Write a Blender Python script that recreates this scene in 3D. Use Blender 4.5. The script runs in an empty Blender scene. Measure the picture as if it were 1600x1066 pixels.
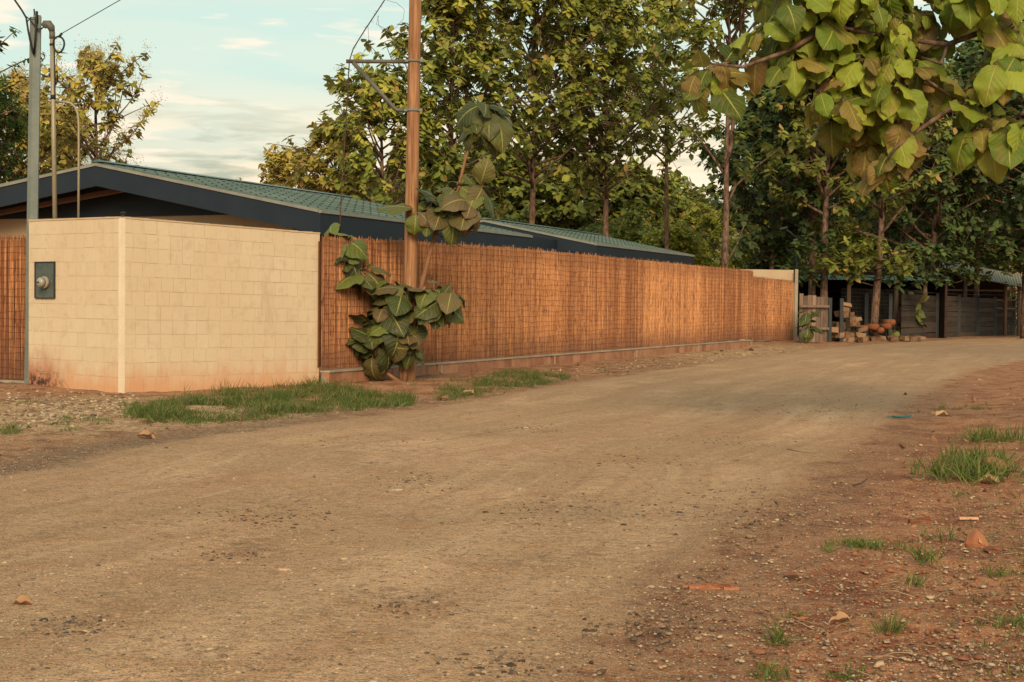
import bpy, math, random
import numpy as np
from mathutils import Matrix, Vector

random.seed(7)
RNG = np.random.default_rng(11)
scene = bpy.context.scene
C = bpy.data.collections.new("scene"); scene.collection.children.link(C)
R = math.radians

# ------------------------------------------------------------------ camera
CAM_H = 1.27
FPX = 2222.2            # focal length in pixels of the 1600 px wide photograph
cam_d = bpy.data.cameras.new("camera"); cam_d.lens = 50; cam_d.sensor_width = 36
cam_d.clip_start = 0.1; cam_d.clip_end = 3000
cam = bpy.data.objects.new("camera", cam_d); C.objects.link(cam)
ROT = Matrix.Rotation(R(90 - 1.495), 3, 'X') @ Matrix.Rotation(R(0.6), 3, 'Z')
cam.matrix_world = Matrix.Translation((0, 0, CAM_H)) @ ROT.to_4x4()
scene.camera = cam
scene.render.resolution_x = 1024; scene.render.resolution_y = 682

# ------------------------------------------------------------------ light
SUN_EL, SUN_AZ = R(28), R(178)      # low sun behind the camera, almost straight behind it
world = bpy.data.worlds.new("World"); scene.world = world; world.use_nodes = True
sd = bpy.data.lights.new("sun", 'SUN'); sd.energy = 2.8; sd.angle = R(26); sd.color = (1.0, 0.74, 0.47)
sun = bpy.data.objects.new("sun", sd); C.objects.link(sun)
to_sun = Vector((math.sin(SUN_AZ) * math.cos(SUN_EL), math.cos(SUN_AZ) * math.cos(SUN_EL), math.sin(SUN_EL)))
sun.rotation_euler = to_sun.to_track_quat('Z', 'Y').to_euler()
scene.view_settings.view_transform = 'Standard'
scene.view_settings.look = 'None'
scene.view_settings.exposure = 0.5
scene.view_settings.gamma = 1.0

# ------------------------------------------------------------------ node helpers
class NT:
    def __init__(s, tree):
        s.t = tree; s.n = tree.nodes; s.l = tree.links
    def new(s, typ, **kw):
        n = s.n.new(typ)
        for k, v in kw.items(): setattr(n, k, v)
        return n
    def put(s, sock, v):
        if isinstance(v, bpy.types.NodeSocket): s.l.new(v, sock)
        elif v is not None:
            if isinstance(v, (tuple, list)) and len(v) == 3 and sock.type == 'RGBA': v = (*v, 1)
            sock.default_value = v
    def math(s, op, a, b=0.0, clamp=False):
        n = s.new('ShaderNodeMath', operation=op, use_clamp=clamp)
        s.put(n.inputs[0], a); s.put(n.inputs[1], b); return n.outputs[0]
    def mix(s, f, a, b, blend='MIX'):
        n = s.new('ShaderNodeMix', data_type='RGBA', blend_type=blend)
        s.put(n.inputs[0], f); s.put(n.inputs[6], a); s.put(n.inputs[7], b); return n.outputs[2]
    def noise(s, scale, detail=3, rough=0.55, vec=None, dist=0.0, dim='3D'):
        n = s.new('ShaderNodeTexNoise', noise_dimensions=dim)
        n.inputs['Scale'].default_value = scale; n.inputs['Detail'].default_value = detail
        n.inputs['Roughness'].default_value = rough; n.inputs['Distortion'].default_value = dist
        if vec is not None: s.l.new(vec, n.inputs['Vector'])
        return n.outputs['Fac']
    def voro(s, scale, vec=None, out='Distance', rand=1.0):
        n = s.new('ShaderNodeTexVoronoi'); n.inputs['Scale'].default_value = scale
        n.inputs['Randomness'].default_value = rand
        if vec is not None: s.l.new(vec, n.inputs['Vector'])
        return n.outputs[out]
    def ramp(s, f, lo, hi, a=0.0, b=1.0, smooth=True):
        n = s.new('ShaderNodeMapRange', interpolation_type='SMOOTHSTEP' if smooth else 'LINEAR')
        s.put(n.inputs['Value'], f); n.inputs['From Min'].default_value = lo; n.inputs['From Max'].default_value = hi
        n.inputs['To Min'].default_value = a; n.inputs['To Max'].default_value = b; return n.outputs['Result']
    def attr(s, name, out='Fac'):
        n = s.new('ShaderNodeAttribute'); n.attribute_name = name; return n.outputs[out]
    def pos(s): return s.new('ShaderNodeNewGeometry').outputs['Position']
    def obj(s): return s.new('ShaderNodeTexCoord').outputs['Object']
    def scalev(s, vec, sc):
        n = s.new('ShaderNodeMapping'); s.l.new(vec, n.inputs['Vector']); n.inputs['Scale'].default_value = sc
        return n.outputs['Vector']
    def sep(s, vec):
        n = s.new('ShaderNodeSeparateXYZ'); s.l.new(vec, n.inputs[0]); return n.outputs

MATS = {}
def material(name):
    m = bpy.data.materials.new(name); m.use_nodes = True
    MATS[name] = m
    t = NT(m.node_tree); b = m.node_tree.nodes['Principled BSDF']
    b.inputs['Roughness'].default_value = 0.8
    b.inputs['Specular IOR Level'].default_value = 0.25
    return m, t, b
def finish(t, b, col=None, rough=None, bump=None, bstr=0.3, bdist=0.01):
    if col is not None: t.put(b.inputs['Base Color'], col)
    if rough is not None: t.put(b.inputs['Roughness'], rough)
    if bump is not None:
        n = t.new('ShaderNodeBump'); n.inputs['Strength'].default_value = bstr; n.inputs['Distance'].default_value = bdist
        t.put(n.inputs['Height'], bump); t.l.new(n.outputs[0], b.inputs['Normal'])

# world: Nishita sky behind thin high cloud
def build_world():
    t = NT(world.node_tree); bg = t.n['Background']
    sky = t.new('ShaderNodeTexSky', sky_type='NISHITA'); sky.sun_disc = False
    sky.sun_elevation = SUN_EL; sky.sun_rotation = SUN_AZ; sky.dust_density = 2.5
    g = t.new('ShaderNodeTexCoord').outputs['Generated']
    x, y, z = t.sep(g)
    el = t.math('MAXIMUM', z, 0.0)
    K = 0.70 / 0.12
    def c(r, g_, b_): return (r * K, g_ * K, b_ * K)
    veil = t.mix(t.ramp(el, 0.06, 0.17), c(0.92, 0.80, 0.57), c(0.72, 0.90, 0.755))
    veil = t.mix(t.ramp(el, 0.14, 0.6), veil, c(0.50, 0.70, 0.64))
    base = t.mix(0.86, sky.outputs[0], veil)
    # flattened cloud banks
    v = t.scalev(g, (3.2, 3.2, 17.0))
    n1 = t.noise(1.55, 6, 0.52, v, 0.35)
    n2 = t.noise(3.0, 5, 0.5, t.scalev(g, (4.5, 4.5, 30.0)), 0.3)
    low = t.ramp(el, 0.16, 0.08)
    m1 = t.math('MULTIPLY', t.ramp(n1, 0.42, 0.53), t.math('ADD', t.math('MULTIPLY', low, 0.95), 0.12))
    base = t.mix(t.math('MULTIPLY', m1, 0.85), base, c(1.22, 0.98, 0.70))
    m2 = t.math('MULTIPLY', t.ramp(n2, 0.46, 0.60), t.math('MULTIPLY', low, 0.85))
    base = t.mix(m2, base, c(0.46, 0.52, 0.40))
    m3 = t.math('MULTIPLY', t.ramp(t.noise(2.1, 5, 0.5, t.scalev(g, (5, 5, 34.0)), 0.2), 0.56, 0.66), t.ramp(el, 0.26, 0.17))
    base = t.mix(t.math('MULTIPLY', m3, 0.65), base, c(1.20, 1.0, 0.80))
    t.l.new(base, bg.inputs['Color']); bg.inputs['Strength'].default_value = 0.12
build_world()

# ------------------------------------------------------------------ placing
def ray(px, py):
    v = ROT @ Vector(((px - 800) / FPX, (533 - py) / FPX, -1.0)); return v
def G(px, py, z=0.0):
    """where the line of sight through a photograph pixel meets the ground"""
    r = ray(px, py); k = (z - CAM_H) / r.z
    return Vector((r.x * k, r.y * k, z))
def P(px, py, Y):
    r = ray(px, py); k = Y / r.y
    return Vector((r.x * k, Y, CAM_H + r.z * k))

# ------------------------------------------------------------------ numpy value noise
_perm = np.random.default_rng(5).random((256, 256))
def vnoise(x, y):
    xi = np.floor(x).astype(int); yi = np.floor(y).astype(int); fx = x - xi; fy = y - yi
    fx = fx * fx * (3 - 2 * fx); fy = fy * fy * (3 - 2 * fy)
    a = _perm[xi % 256, yi % 256]; b = _perm[(xi + 1) % 256, yi % 256]
    c = _perm[xi % 256, (yi + 1) % 256]; d = _perm[(xi + 1) % 256, (yi + 1) % 256]
    return (a * (1 - fx) + b * fx) * (1 - fy) + (c * (1 - fx) + d * fx) * fy - 0.5
def sstep(v, lo, hi):
    t = np.clip((v - lo) / (hi - lo), 0, 1); return t * t * (3 - 2 * t)

# ------------------------------------------------------------------ object helpers
def tag(o, label=None, cat=None, group=None, kind=None):
    if label: o['label'] = label
    if cat: o['category'] = cat
    if group: o['group'] = group
    if kind: o['kind'] = kind
    return o
def thing(name, label, cat, loc=(0, 0, 0), rz=0.0, group=None):
    o = bpy.data.objects.new(name, None); C.objects.link(o); o.location = loc; o.rotation_euler = (0, 0, rz)
    o.empty_display_size = 0.2
    return tag(o, label, cat, group)
def link(name, me, mat, parent=None, origin=None):
    if mat is not None:
        for m in (mat if isinstance(mat, list) else [mat]): me.materials.append(m)
    o = bpy.data.objects.new(name, me); C.objects.link(o)
    if parent is not None:
        o.parent = parent
        # mesh data is written in world coordinates: undo the parents' placing
        M = Matrix.Identity(4); p = parent
        while p is not None:
            M = (Matrix.Translation(p.location) @ p.rotation_euler.to_matrix().to_4x4()) @ M
            p = p.parent
        me.transform(M.inverted())
    elif origin is not None:
        me.transform(Matrix.Translation(-Vector(origin))); o.location = origin
    return o
def np_mesh(name, V, F, smooth=True):
    V = np.asarray(V, dtype=np.float32).reshape(-1, 3); F = np.asarray(F, dtype=np.int32); k = F.shape[1]
    me = bpy.data.meshes.new(name)
    me.vertices.add(len(V)); me.vertices.foreach_set('co', V.ravel())
    me.loops.add(F.size); me.loops.foreach_set('vertex_index', F.ravel())
    me.polygons.add(len(F)); me.polygons.foreach_set('loop_start', np.arange(0, F.size, k, dtype=np.int32))
    me.polygons.foreach_set('use_smooth', np.full(len(F), smooth))
    me.update(calc_edges=True)
    return me
def pattr(me, name, arr, typ='FLOAT_COLOR'):
    a = me.attributes.new(name, typ, 'POINT')
    arr = np.asarray(arr, dtype=np.float32)
    if typ == 'FLOAT': a.data.foreach_set('value', arr.ravel())
    elif typ == 'FLOAT_VECTOR': a.data.foreach_set('vector', arr.ravel())
    else:
        if arr.shape[1] == 3: arr = np.hstack([arr, np.ones((len(arr), 1), np.float32)])
        a.data.foreach_set('color', arr.ravel())

class MB:
    def __init__(s): s.v = []; s.f = []; s.sm = []; s.t = []
    def add(s, vs, fs, smooth=False, tint=0.5):
        o = len(s.v); s.v += [tuple(v) for v in vs]; s.f += [tuple(i + o for i in f) for f in fs]
        s.sm += [smooth] * len(fs); s.t += [tint] * len(vs)
    def box(s, c, size, ax=None, ay=None, az=None, tint=0.5, taper=1.0):
        ax = Vector(ax or (1, 0, 0)).normalized(); az = Vector(az or (0, 0, 1)).normalized()
        ay = Vector(ay).normalized() if ay else az.cross(ax)
        c = Vector(c); vs = []
        for k in (-.5, .5):
            q = taper if k > 0 else 1.0
            for i, j in ((-.5, -.5), (.5, -.5), (.5, .5), (-.5, .5)):
                vs.append(c + ax * size[0] * i * q + ay * size[1] * j * q + az * size[2] * k)
        s.add(vs, [(3, 2, 1, 0), (4, 5, 6, 7), (0, 1, 5, 4), (1, 2, 6, 5), (2, 3, 7, 6), (3, 0, 4, 7)], False, tint)
    def tube(s, pts, rad, n=8, smooth=True, cap=True, tint=0.5):
        pts = [Vector(p) for p in pts]; m = len(pts)
        rad = list(rad) if isinstance(rad, (list, tuple)) else [rad] * m
        up = None; vs = []
        for i, p in enumerate(pts):
            d = (pts[min(i + 1, m - 1)] - pts[max(i - 1, 0)]).normalized()
            if up is None:
                up = Vector((0, 0, 1)) if abs(d.z) < .9 else Vector((0, 1, 0))
                a = d.cross(up).normalized()
            else: a = (a - d * a.dot(d)).normalized()
            b = d.cross(a)
            for k in range(n):
                th = 2 * math.pi * k / n
                vs.append(p + (a * math.cos(th) + b * math.sin(th)) * rad[i])
        fs = []
        for i in range(m - 1):
            for k in range(n):
                fs.append((i * n + k, i * n + (k + 1) % n, (i + 1) * n + (k + 1) % n, (i + 1) * n + k))
        if cap: fs += [tuple(range(n - 1, -1, -1)), tuple((m - 1) * n + k for k in range(n))]
        s.add(vs, fs, smooth, tint)
    def prism(s, poly, d, tint=0.5):
        n = len(poly); d = Vector(d); vs = [Vector(p) for p in poly] + [Vector(p) + d for p in poly]
        fs = [tuple(range(n - 1, -1, -1)), tuple(range(n, 2 * n))] + [(i, (i + 1) % n, n + (i + 1) % n, n + i) for i in range(n)]
        s.add(vs, fs, False, tint)
    def mesh(s, name):
        me = bpy.data.meshes.new(name); me.from_pydata(s.v, [], s.f); me.update()
        me.polygons.foreach_set('use_smooth', s.sm)
        pattr(me, 'tint', s.t, 'FLOAT'); return me
    def build(s, name, mat, parent=None, origin=None): return link(name, s.mesh(name), mat, parent, origin)

# ------------------------------------------------------------------ road course and ground height
LP = [G(0, 742), G(250, 690), G(650, 640), G(860, 602), G(1150, 561), G(1300, 543), G(1450, 533), G(1600, 526.5)]
RP = [G(950, 1066), G(1100, 900), G(1250, 780), G(1400, 660), G(1480, 606), G(1600, 566)]
LP = [Vector((-16, -25, 0)), Vector((-8.6, -4, 0)), Vector((-6.4, 3, 0))] + LP + [Vector((40, 78, 0)), Vector((75, 92, 0)), Vector((160, 110, 0))]
RP = [Vector((-11, -27, 0)), Vector((-3.2, -6, 0)), Vector((-1.1, 0.5, 0))] + RP + [Vector((24, 50.5, 0)), Vector((43, 68, 0)), Vector((77, 84, 0)), Vector((160, 101, 0))]
def spline(pts, n):
    p = np.array([[q.x, q.y] for q in pts]); out = []
    for i in range(len(p) - 1):
        p0 = p[max(i - 1, 0)]; p1 = p[i]; p2 = p[i + 1]; p3 = p[min(i + 2, len(p) - 1)]
        for k in range(n):
            t = k / n
            out.append(.5 * (2 * p1 + (p2 - p0) * t + (2 * p0 - 5 * p1 + 4 * p2 - p3) * t * t + (3 * p1 - p0 - 3 * p2 + p3) * t ** 3))
    out.append(p[-1]); return np.array(out)
LS = spline(LP, 6); RS = spline(RP, 6)
def pdist(x, y, line):
    """signed distance (positive on the right of the line) and arc length"""
    best = np.full(x.shape, 1e9); sg = np.zeros(x.shape); arc = np.zeros(x.shape); acc = 0.0
    for i in range(len(line) - 1):
        a = line[i]; d = line[i + 1] - a; L = np.hypot(*d); d = d / L
        rx = x - a[0]; ry = y - a[1]
        t = np.clip(rx * d[0] + ry * d[1], 0, L)
        ex = rx - t * d[0]; ey = ry - t * d[1]; dd = np.hypot(ex, ey)
        m = dd < best; best = np.where(m, dd, best)
        sg = np.where(m, np.sign(rx * d[1] - ry * d[0]), sg); arc = np.where(m, acc + t, arc); acc += L
    return best * sg, arc
def road_coords(x, y):
    dl, arc = pdist(x, y, LS); dr, _ = pdist(x, y, RS)
    return dl, -dr, arc             # both positive inside the road
def height(x, y, dl=None, dr=None):
    if dl is None: dl, dr, _ = road_coords(x, y)
    h = 0.035 * vnoise(x * .55, y * .55) + 0.02 * vnoise(x * 1.6 + 9, y * 1.6) + 0.012 * vnoise(x * 4.3, y * 4.3 + 3)
    off = np.maximum(-dl, -dr)
    amp = sstep(off, -0.6, 0.6)
    h = h * (0.45 + 0.9 * amp)
    h = h + 0.028 * vnoise(x * 9, y * 9) * amp + 0.012 * vnoise(x * 21, y * 21) * amp
    h = h + 0.16 * sstep(-dr, 0.5, 3.2) * (1 + .8 * vnoise(x * .8, y * .8))      # bank on the right
    h = h - 0.02 * np.exp(-((dl - 1.3) / .35) ** 2) * (dl > 0) - 0.02 * np.exp(-((dl - 3.3) / .35) ** 2)
    fade = 1 - sstep(np.hypot(x, y), 60, 110)
    return h * fade
def hz(x, y): return float(height(np.array([float(x)]), np.array([float(y)]))[0])
def onground(px, py):
    p = G(px, py)
    for _ in range(3): p = G(px, py, hz(p.x, p.y))
    return p

def build_ground_mat():
    m, t, b = material('earth')
    pos = t.pos(); rd = t.attr('rd'); dl = t.attr('dl'); s = t.attr('arc'); sand = t.attr('sand'); red = t.attr('red'); grey = t.attr('grey')
    cmb = t.new('ShaderNodeCombineXYZ'); t.l.new(t.math('MULTIPLY', s, 0.13), cmb.inputs[0]); t.l.new(dl, cmb.inputs[1])
    along = cmb.outputs[0]
    big = t.noise(0.45, 4, 0.6, pos); mid = t.noise(2.3, 5, 0.6, pos); fin = t.noise(14, 5, 0.65, pos); gr = t.noise(75, 4, 0.7, pos)
    rut = t.noise(1.6, 4, 0.55, along, 0.3)
    road = t.mix(t.ramp(rut, 0.33, 0.68), (0.445, 0.244, 0.138), (0.62, 0.374, 0.224))
    road = t.mix(t.ramp(big, 0.36, 0.62), road, (0.44, 0.262, 0.15))
    road = t.mix(t.math('MULTIPLY', t.ramp(mid, 0.50, 0.70), 0.7), road, (0.40, 0.20, 0.10))
    road = t.mix(t.math('MULTIPLY', t.ramp(fin, 0.5, 0.66), 0.55), road, (0.25, 0.155, 0.085))
    road = t.mix(t.math('MULTIPLY', t.ramp(fin, 0.45, 0.33), 0.4), road, (0.64, 0.44, 0.25))
    track = t.noise(5.0, 5, 0.65, t.scalev(along, (0.5, 1, 1)), 0.2)
    road = t.mix(t.math('MULTIPLY', t.ramp(track, 0.52, 0.68), 0.4), road, (0.30, 0.175, 0.10))
    road = t.mix(t.math('MULTIPLY', t.ramp(track, 0.44, 0.32), 0.35), road, (0.66, 0.45, 0.27))
    grit = t.math('MULTIPLY', t.ramp(t.noise(1.1, 5, 0.7, pos), 0.56, 0.68), t.ramp(fin, 0.42, 0.58))
    road = t.mix(t.math('MULTIPLY', grit, 0.65), road, (0.20, 0.125, 0.08))
    road = t.mix(t.math('MULTIPLY', grey, 0.8), road, (0.22, 0.155, 0.105))
    gravel = t.mix(t.ramp(fin, 0.35, 0.65), (0.15, 0.085, 0.055), (0.27, 0.165, 0.10))
    redc = t.mix(t.ramp(mid, 0.35, 0.65), (0.22, 0.066, 0.034), (0.42, 0.142, 0.064))
    brown = t.mix(t.ramp(mid, 0.4, 0.68), (0.17, 0.080, 0.046), (0.36, 0.17, 0.088))
    sandc = t.mix(t.ramp(fin, 0.35, 0.65), (0.32, 0.19, 0.10), (0.62, 0.44, 0.25))
    verge = t.mix(t.math('MULTIPLY', t.ramp(big, 0.38, 0.58), 0.6), brown, redc)
    verge = t.mix(red, verge, redc)
    verge = t.mix(t.math('MULTIPLY', sand, t.ramp(t.math('ADD', mid, t.math('MULTIPLY', fin, .5)), 0.55, 0.85)), verge, sandc)
    jit = t.math('ADD', t.math('MULTIPLY', t.math('SUBTRACT', mid, 0.5), 0.7), t.math('MULTIPLY', t.math('SUBTRACT', fin, 0.5), 0.5))
    e = t.math('ADD', rd, jit)
    band = t.ramp(e, -0.75, -0.2)
    col = t.mix(t.math('MULTIPLY', band, t.attr('gband')), verge, gravel)
    col = t.mix(t.ramp(e, -0.10, 0.38), col, road)
    # grit: small stones, dark and light
    vd = t.voro(34, pos); vc = t.voro(34, pos, 'Color')
    r_, g_, b_ = t.sep(vc)
    st = t.math('MULTIPLY', t.ramp(vd, 0.34, 0.22), t.ramp(t.math('ADD', r_, t.math('MULTIPLY', t.math('SUBTRACT', mid, .5), 1.2)), 0.56, 0.70))
    dark = t.mix(g_, (0.10, 0.065, 0.04), (0.62, 0.47, 0.30))
    off = t.math('ADD', t.math('MULTIPLY', t.ramp(rd, 0.5, -0.1), 0.40), 0.45)
    col = t.mix(t.math('MULTIPLY', st, off), col, dark)
    vd2 = t.voro(95, pos); q_, w_, _z = t.sep(t.voro(95, pos, 'Color'))
    st2 = t.math('MULTIPLY', t.ramp(vd2, 0.45, 0.25), t.ramp(q_, 0.45, 0.55))
    col = t.mix(t.math('MULTIPLY', st2, 0.8), col, t.mix(t.ramp(w_, .55, .75), (0.12, 0.075, 0.045), (0.68, 0.49, 0.31)))
    col = t.mix(t.math('MULTIPLY', t.ramp(gr, 0.48, 0.66), 0.5), col, (0.17, 0.10, 0.06))
    col = t.mix(t.math('MULTIPLY', t.ramp(gr, 0.46, 0.34), 0.35), col, (0.62, 0.43, 0.26))
    hgt = t.math('ADD', t.math('MULTIPLY', fin, 0.9), t.math('ADD', t.math('MULTIPLY', gr, 0.35), t.math('MULTIPLY', st, 0.35)))
    hgt = t.math('ADD', hgt, t.math('MULTIPLY', mid, 1.2))
    finish(t, b, col, 0.95, hgt, 1.0, 0.035)
    b.inputs['Specular IOR Level'].default_value = 0.1
    return m
EARTH = build_ground_mat()

def blob(x, y, px, py, rx, ry=None):
    """soft patch on the ground round a point"""
    q = G(px, py); ry = ry or rx
    return np.exp(-(((x - q.x) / rx) ** 2 + ((y - q.y) / ry) ** 2))
def ground_attrs(me, x, y, dl, dr, arc):
    rd = np.minimum(dl, dr)
    right = dr < dl
    sand = np.where(right, 0.25, 0.35)
    sand = sand + .9 * blob(x, y, 60, 655, 2.6, 1.5) + .9 * blob(x, y, 240, 632, 1.6, 1.0) + .9 * blob(x, y, 1130, 555, 1.6, 6) + .8 * blob(x, y, 1215, 546, 2.5, 4)
    red = np.where(right, .95, 0.3) + .6 * blob(x, y, 640, 605, 1.3, 1.5) + .5 * blob(x, y, 1560, 860, 1.5, 1.5) + .5 * blob(x, y, 860, 590, 1.5, 4) + .4 * blob(x, y, 1250, 540, 2.5, 5)
    grey = .55 * blob(x, y, 1400, 625, 1.2, 5) + .35 * blob(x, y, 1120, 820, .5, .8) + .6 * blob(x, y, 1560, 548, 6, 12) + .3 * blob(x, y, 900, 800, .3, .5)
    gb = np.where(right, 0.4, 1.0) * (1 - .8 * (blob(x, y, 760, 625, 3.5, 5))) * (1 - .8 * sstep(y, 20, 26))
    pattr(me, 'rd', np.clip(rd, -5, 5), 'FLOAT'); pattr(me, 'dl', np.clip(dl, -20, 20), 'FLOAT'); pattr(me, 'arc', arc, 'FLOAT')
    for n_, a in (('sand', sand), ('red', red), ('grey', grey), ('gband', gb)): pattr(me, n_, np.clip(a, 0, 1), 'FLOAT')

def build_ground():
    ang = np.concatenate([np.arange(-180, -30, 5), np.arange(-30, 30, .16), np.arange(30, 180.1, 5)])
    ang[-1] = 180
    rad = np.concatenate([[0.02, 1, 2, 2.8], np.geomspace(3.4, 95, 300), np.geomspace(105, 1500, 16)])
    A, Rr = np.meshgrid(np.radians(ang), rad)
    x = (Rr * np.sin(A)).ravel(); y = (Rr * np.cos(A)).ravel()
    dl, dr, arc = road_coords(x, y)
    z = height(x, y, dl, dr) - 0.05 * sstep(np.minimum(dl, dr), 0.05, 0.45)
    n = len(ang); i = np.arange(len(rad) - 1)[:, None] * n + np.arange(n - 1)[None, :]
    F = np.stack([i, i + 1, i + n + 1, i + n], -1).reshape(-1, 4)
    me = np_mesh('ground', np.stack([x, y, z], 1), F)
    ground_attrs(me, x, y, dl, dr, arc)
    tag(link('ground', me, EARTH), kind='structure', label='red earth and gravel verges beside the dirt road')
    # the road: one strip between its two edges
    def resample(line, n, y0=None):
        seg = np.r_[0, np.cumsum(np.hypot(*np.diff(line, axis=0).T))]
        # denser near the camera
        u = np.linspace(0, 1, n); u = seg[-1] * (0.12 * u + 0.88 * u ** 2.2)
        return np.stack([np.interp(u, seg, line[:, 0]), np.interp(u, seg, line[:, 1])], 1)
    a = resample(LS, 700); b_ = resample(RS, 700)
    k = np.linspace(0, 1, 90)[None, :, None]
    g = a[:, None, :] * (1 - k) + b_[:, None, :] * k
    x = g[..., 0].ravel(); y = g[..., 1].ravel()
    dl, dr, arc = road_coords(x, y)
    z = height(x, y, dl, dr) - 0.012 + 0.022 * sstep(np.minimum(dl, dr), 0.0, .16)
    n = 90; i = np.arange(699)[:, None] * n + np.arange(n - 1)[None, :]
    F = np.stack([i, i + 1, i + n + 1, i + n], -1).reshape(-1, 4)
    me = np_mesh('road', np.stack([x, y, z], 1), F)
    ground_attrs(me, x, y, dl, dr, arc)
    tag(link('road', me, EARTH), kind='structure', label='pale tan dirt road curving away to the right')
build_ground()

# ------------------------------------------------------------------ plain materials
def simple(name, c1, c2, scale=4, rough=0.8, bump=0.2, stretch=None, fine=40, metallic=0.0, spec=0.25, amt=0.5):
    m, t, b = material(name); v = t.obj()
    if stretch: v = t.scalev(v, stretch)
    n1 = t.noise(scale, 5, 0.6, v); n2 = t.noise(fine, 4, 0.6, v)
    tint = t.attr('tint')
    f = t.math('ADD', t.math('MULTIPLY', t.ramp(n1, 0.32, 0.68), amt), t.math('MULTIPLY', t.math('SUBTRACT', n2, .5), 0.6), )
    f = t.math('ADD', f, t.math('MULTIPLY', t.math('SUBTRACT', tint, 0.5), 1.0))
    f = t.math('ADD', f, (1 - amt) * .5, True)
    finish(t, b, t.mix(f, c1, c2), rough, n2, bump, 0.01)
    b.inputs['Metallic'].default_value = metallic; b.inputs['Specular IOR Level'].default_value = spec
    return m
DARKBLUE = simple('dark_blue_paint', (0.010, 0.017, 0.026), (0.016, 0.025, 0.036), 1.5, 0.6, 0.05)
TRIM = simple('pale_metal_trim', (0.16, 0.16, 0.14), (0.26, 0.25, 0.21), 3, 0.6, 0.05)
CREAM = simple('cream_render', (0.42, 0.31, 0.20), (0.50, 0.38, 0.25), 1.2, 0.9, 0.1)
BROWNBEAM = simple('brown_beam_paint', (0.10, 0.05, 0.035), (0.15, 0.075, 0.05), 2, 0.8, 0.1)
CONC = simple('grey_concrete', (0.24, 0.20, 0.15), (0.40, 0.34, 0.26), 3, 0.95, 0.4)
BLOCK = simple('red_stained_block', (0.24, 0.10, 0.055), (0.42, 0.22, 0.13), 3.5, 0.95, 0.5)
GALV = simple('galvanised_steel', (0.11, 0.135, 0.125), (0.19, 0.215, 0.20), 2.5, 0.6, 0.08, fine=25)
CONDUIT = simple('conduit_metal', (0.22, 0.19, 0.13), (0.34, 0.30, 0.21), 5, 0.5, 0.05, metallic=0.3)
BLACK = simple('black_rubber', (0.012, 0.012, 0.012), (0.03, 0.03, 0.028), 8, 0.7, 0.1)
DKMETAL = simple('dark_painted_metal', (0.018, 0.022, 0.026), (0.035, 0.04, 0.045), 5, 0.6, 0.05)
STEEL = simple('weathered_steel', (0.07, 0.07, 0.06), (0.15, 0.14, 0.11), 6, 0.6, 0.1, metallic=0.2)
TEALBOX = simple('teal_grey_paint', (0.05, 0.065, 0.06), (0.10, 0.12, 0.11), 9, 0.7, 0.1)
PLANK = simple('weathered_plank', (0.10, 0.065, 0.05), (0.27, 0.18, 0.13), 2.2, 0.9, 0.4, stretch=(9, 9, 0.7))
DKBOARD = simple('dark_old_board', (0.028, 0.022, 0.018), (0.070, 0.052, 0.042), 1.6, 0.95, 0.5, stretch=(1, 1, 9))
SHEDWOOD = simple('shed_wood_in_shade', (0.02, 0.012, 0.010), (0.05, 0.03, 0.024), 2.5, 0.95, 0.3)  # near-black wood: the dimness inside the sheds is put into its colour
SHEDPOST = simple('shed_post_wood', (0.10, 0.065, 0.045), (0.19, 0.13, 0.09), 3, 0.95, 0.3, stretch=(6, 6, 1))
TINGREEN = simple('green_tin', (0.05, 0.15, 0.12), (0.10, 0.23, 0.18), 1.5, 0.6, 0.1)
TINTAN = simple('tan_tin', (0.22, 0.20, 0.15), (0.36, 0.32, 0.24), 1.5, 0.7, 0.1)
BLUEGATE = simple('slate_blue_paint', (0.03, 0.06, 0.075), (0.06, 0.10, 0.12), 3, 0.7, 0.05)
CUTWOOD = simple('cut_timber', (0.10, 0.055, 0.032), (0.27, 0.165, 0.095), 6, 0.9, 0.2)  # timber colour lowered to paint in the shade over the heap
ORANGEWOOD = simple('orange_cut_wood', (0.15, 0.055, 0.026), (0.24, 0.09, 0.04), 6, 0.9, 0.2)  # orange wood, darkened so that its colour carries the shade
STONE = simple('grey_brown_stone', (0.09, 0.06, 0.042), (0.46, 0.33, 0.21), 20, 0.9, 0.3)
DKSTONE = simple('dark_grit_stone', (0.05, 0.035, 0.026), (0.26, 0.17, 0.11), 20, 0.9, 0.3)
REDSTONE = simple('red_stone', (0.16, 0.06, 0.035), (0.31, 0.125, 0.065), 12, 0.95, 0.5)
BARKY = simple('rusty_bark', (0.16, 0.055, 0.03), (0.40, 0.17, 0.085), 14, 0.95, 0.5, stretch=(1, 5, 5))
TWIG = simple('dry_twig', (0.15, 0.085, 0.05), (0.36, 0.24, 0.14), 12, 0.9, 0.2)
CHIP = simple('pale_wood_chip', (0.50, 0.26, 0.14), (0.62, 0.36, 0.20), 12, 0.9, 0.2)
TEALPL = simple('teal_plastic', (0.02, 0.10, 0.11), (0.04, 0.17, 0.18), 9, 0.4, 0.1)
BARK = simple('teak_bark', (0.035, 0.020, 0.016), (0.20, 0.125, 0.088), 2.6, 0.95, 0.8, stretch=(4, 4, 1.6), fine=16, amt=.9)
STEM = simple('young_teak_stem', (0.17, 0.085, 0.045), (0.30, 0.15, 0.08), 8, 0.9, 0.4)
REDORANGE = simple('red_plastic', (0.35, 0.05, 0.02), (0.5, 0.09, 0.03), 9, 0.5, 0.05)

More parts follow.
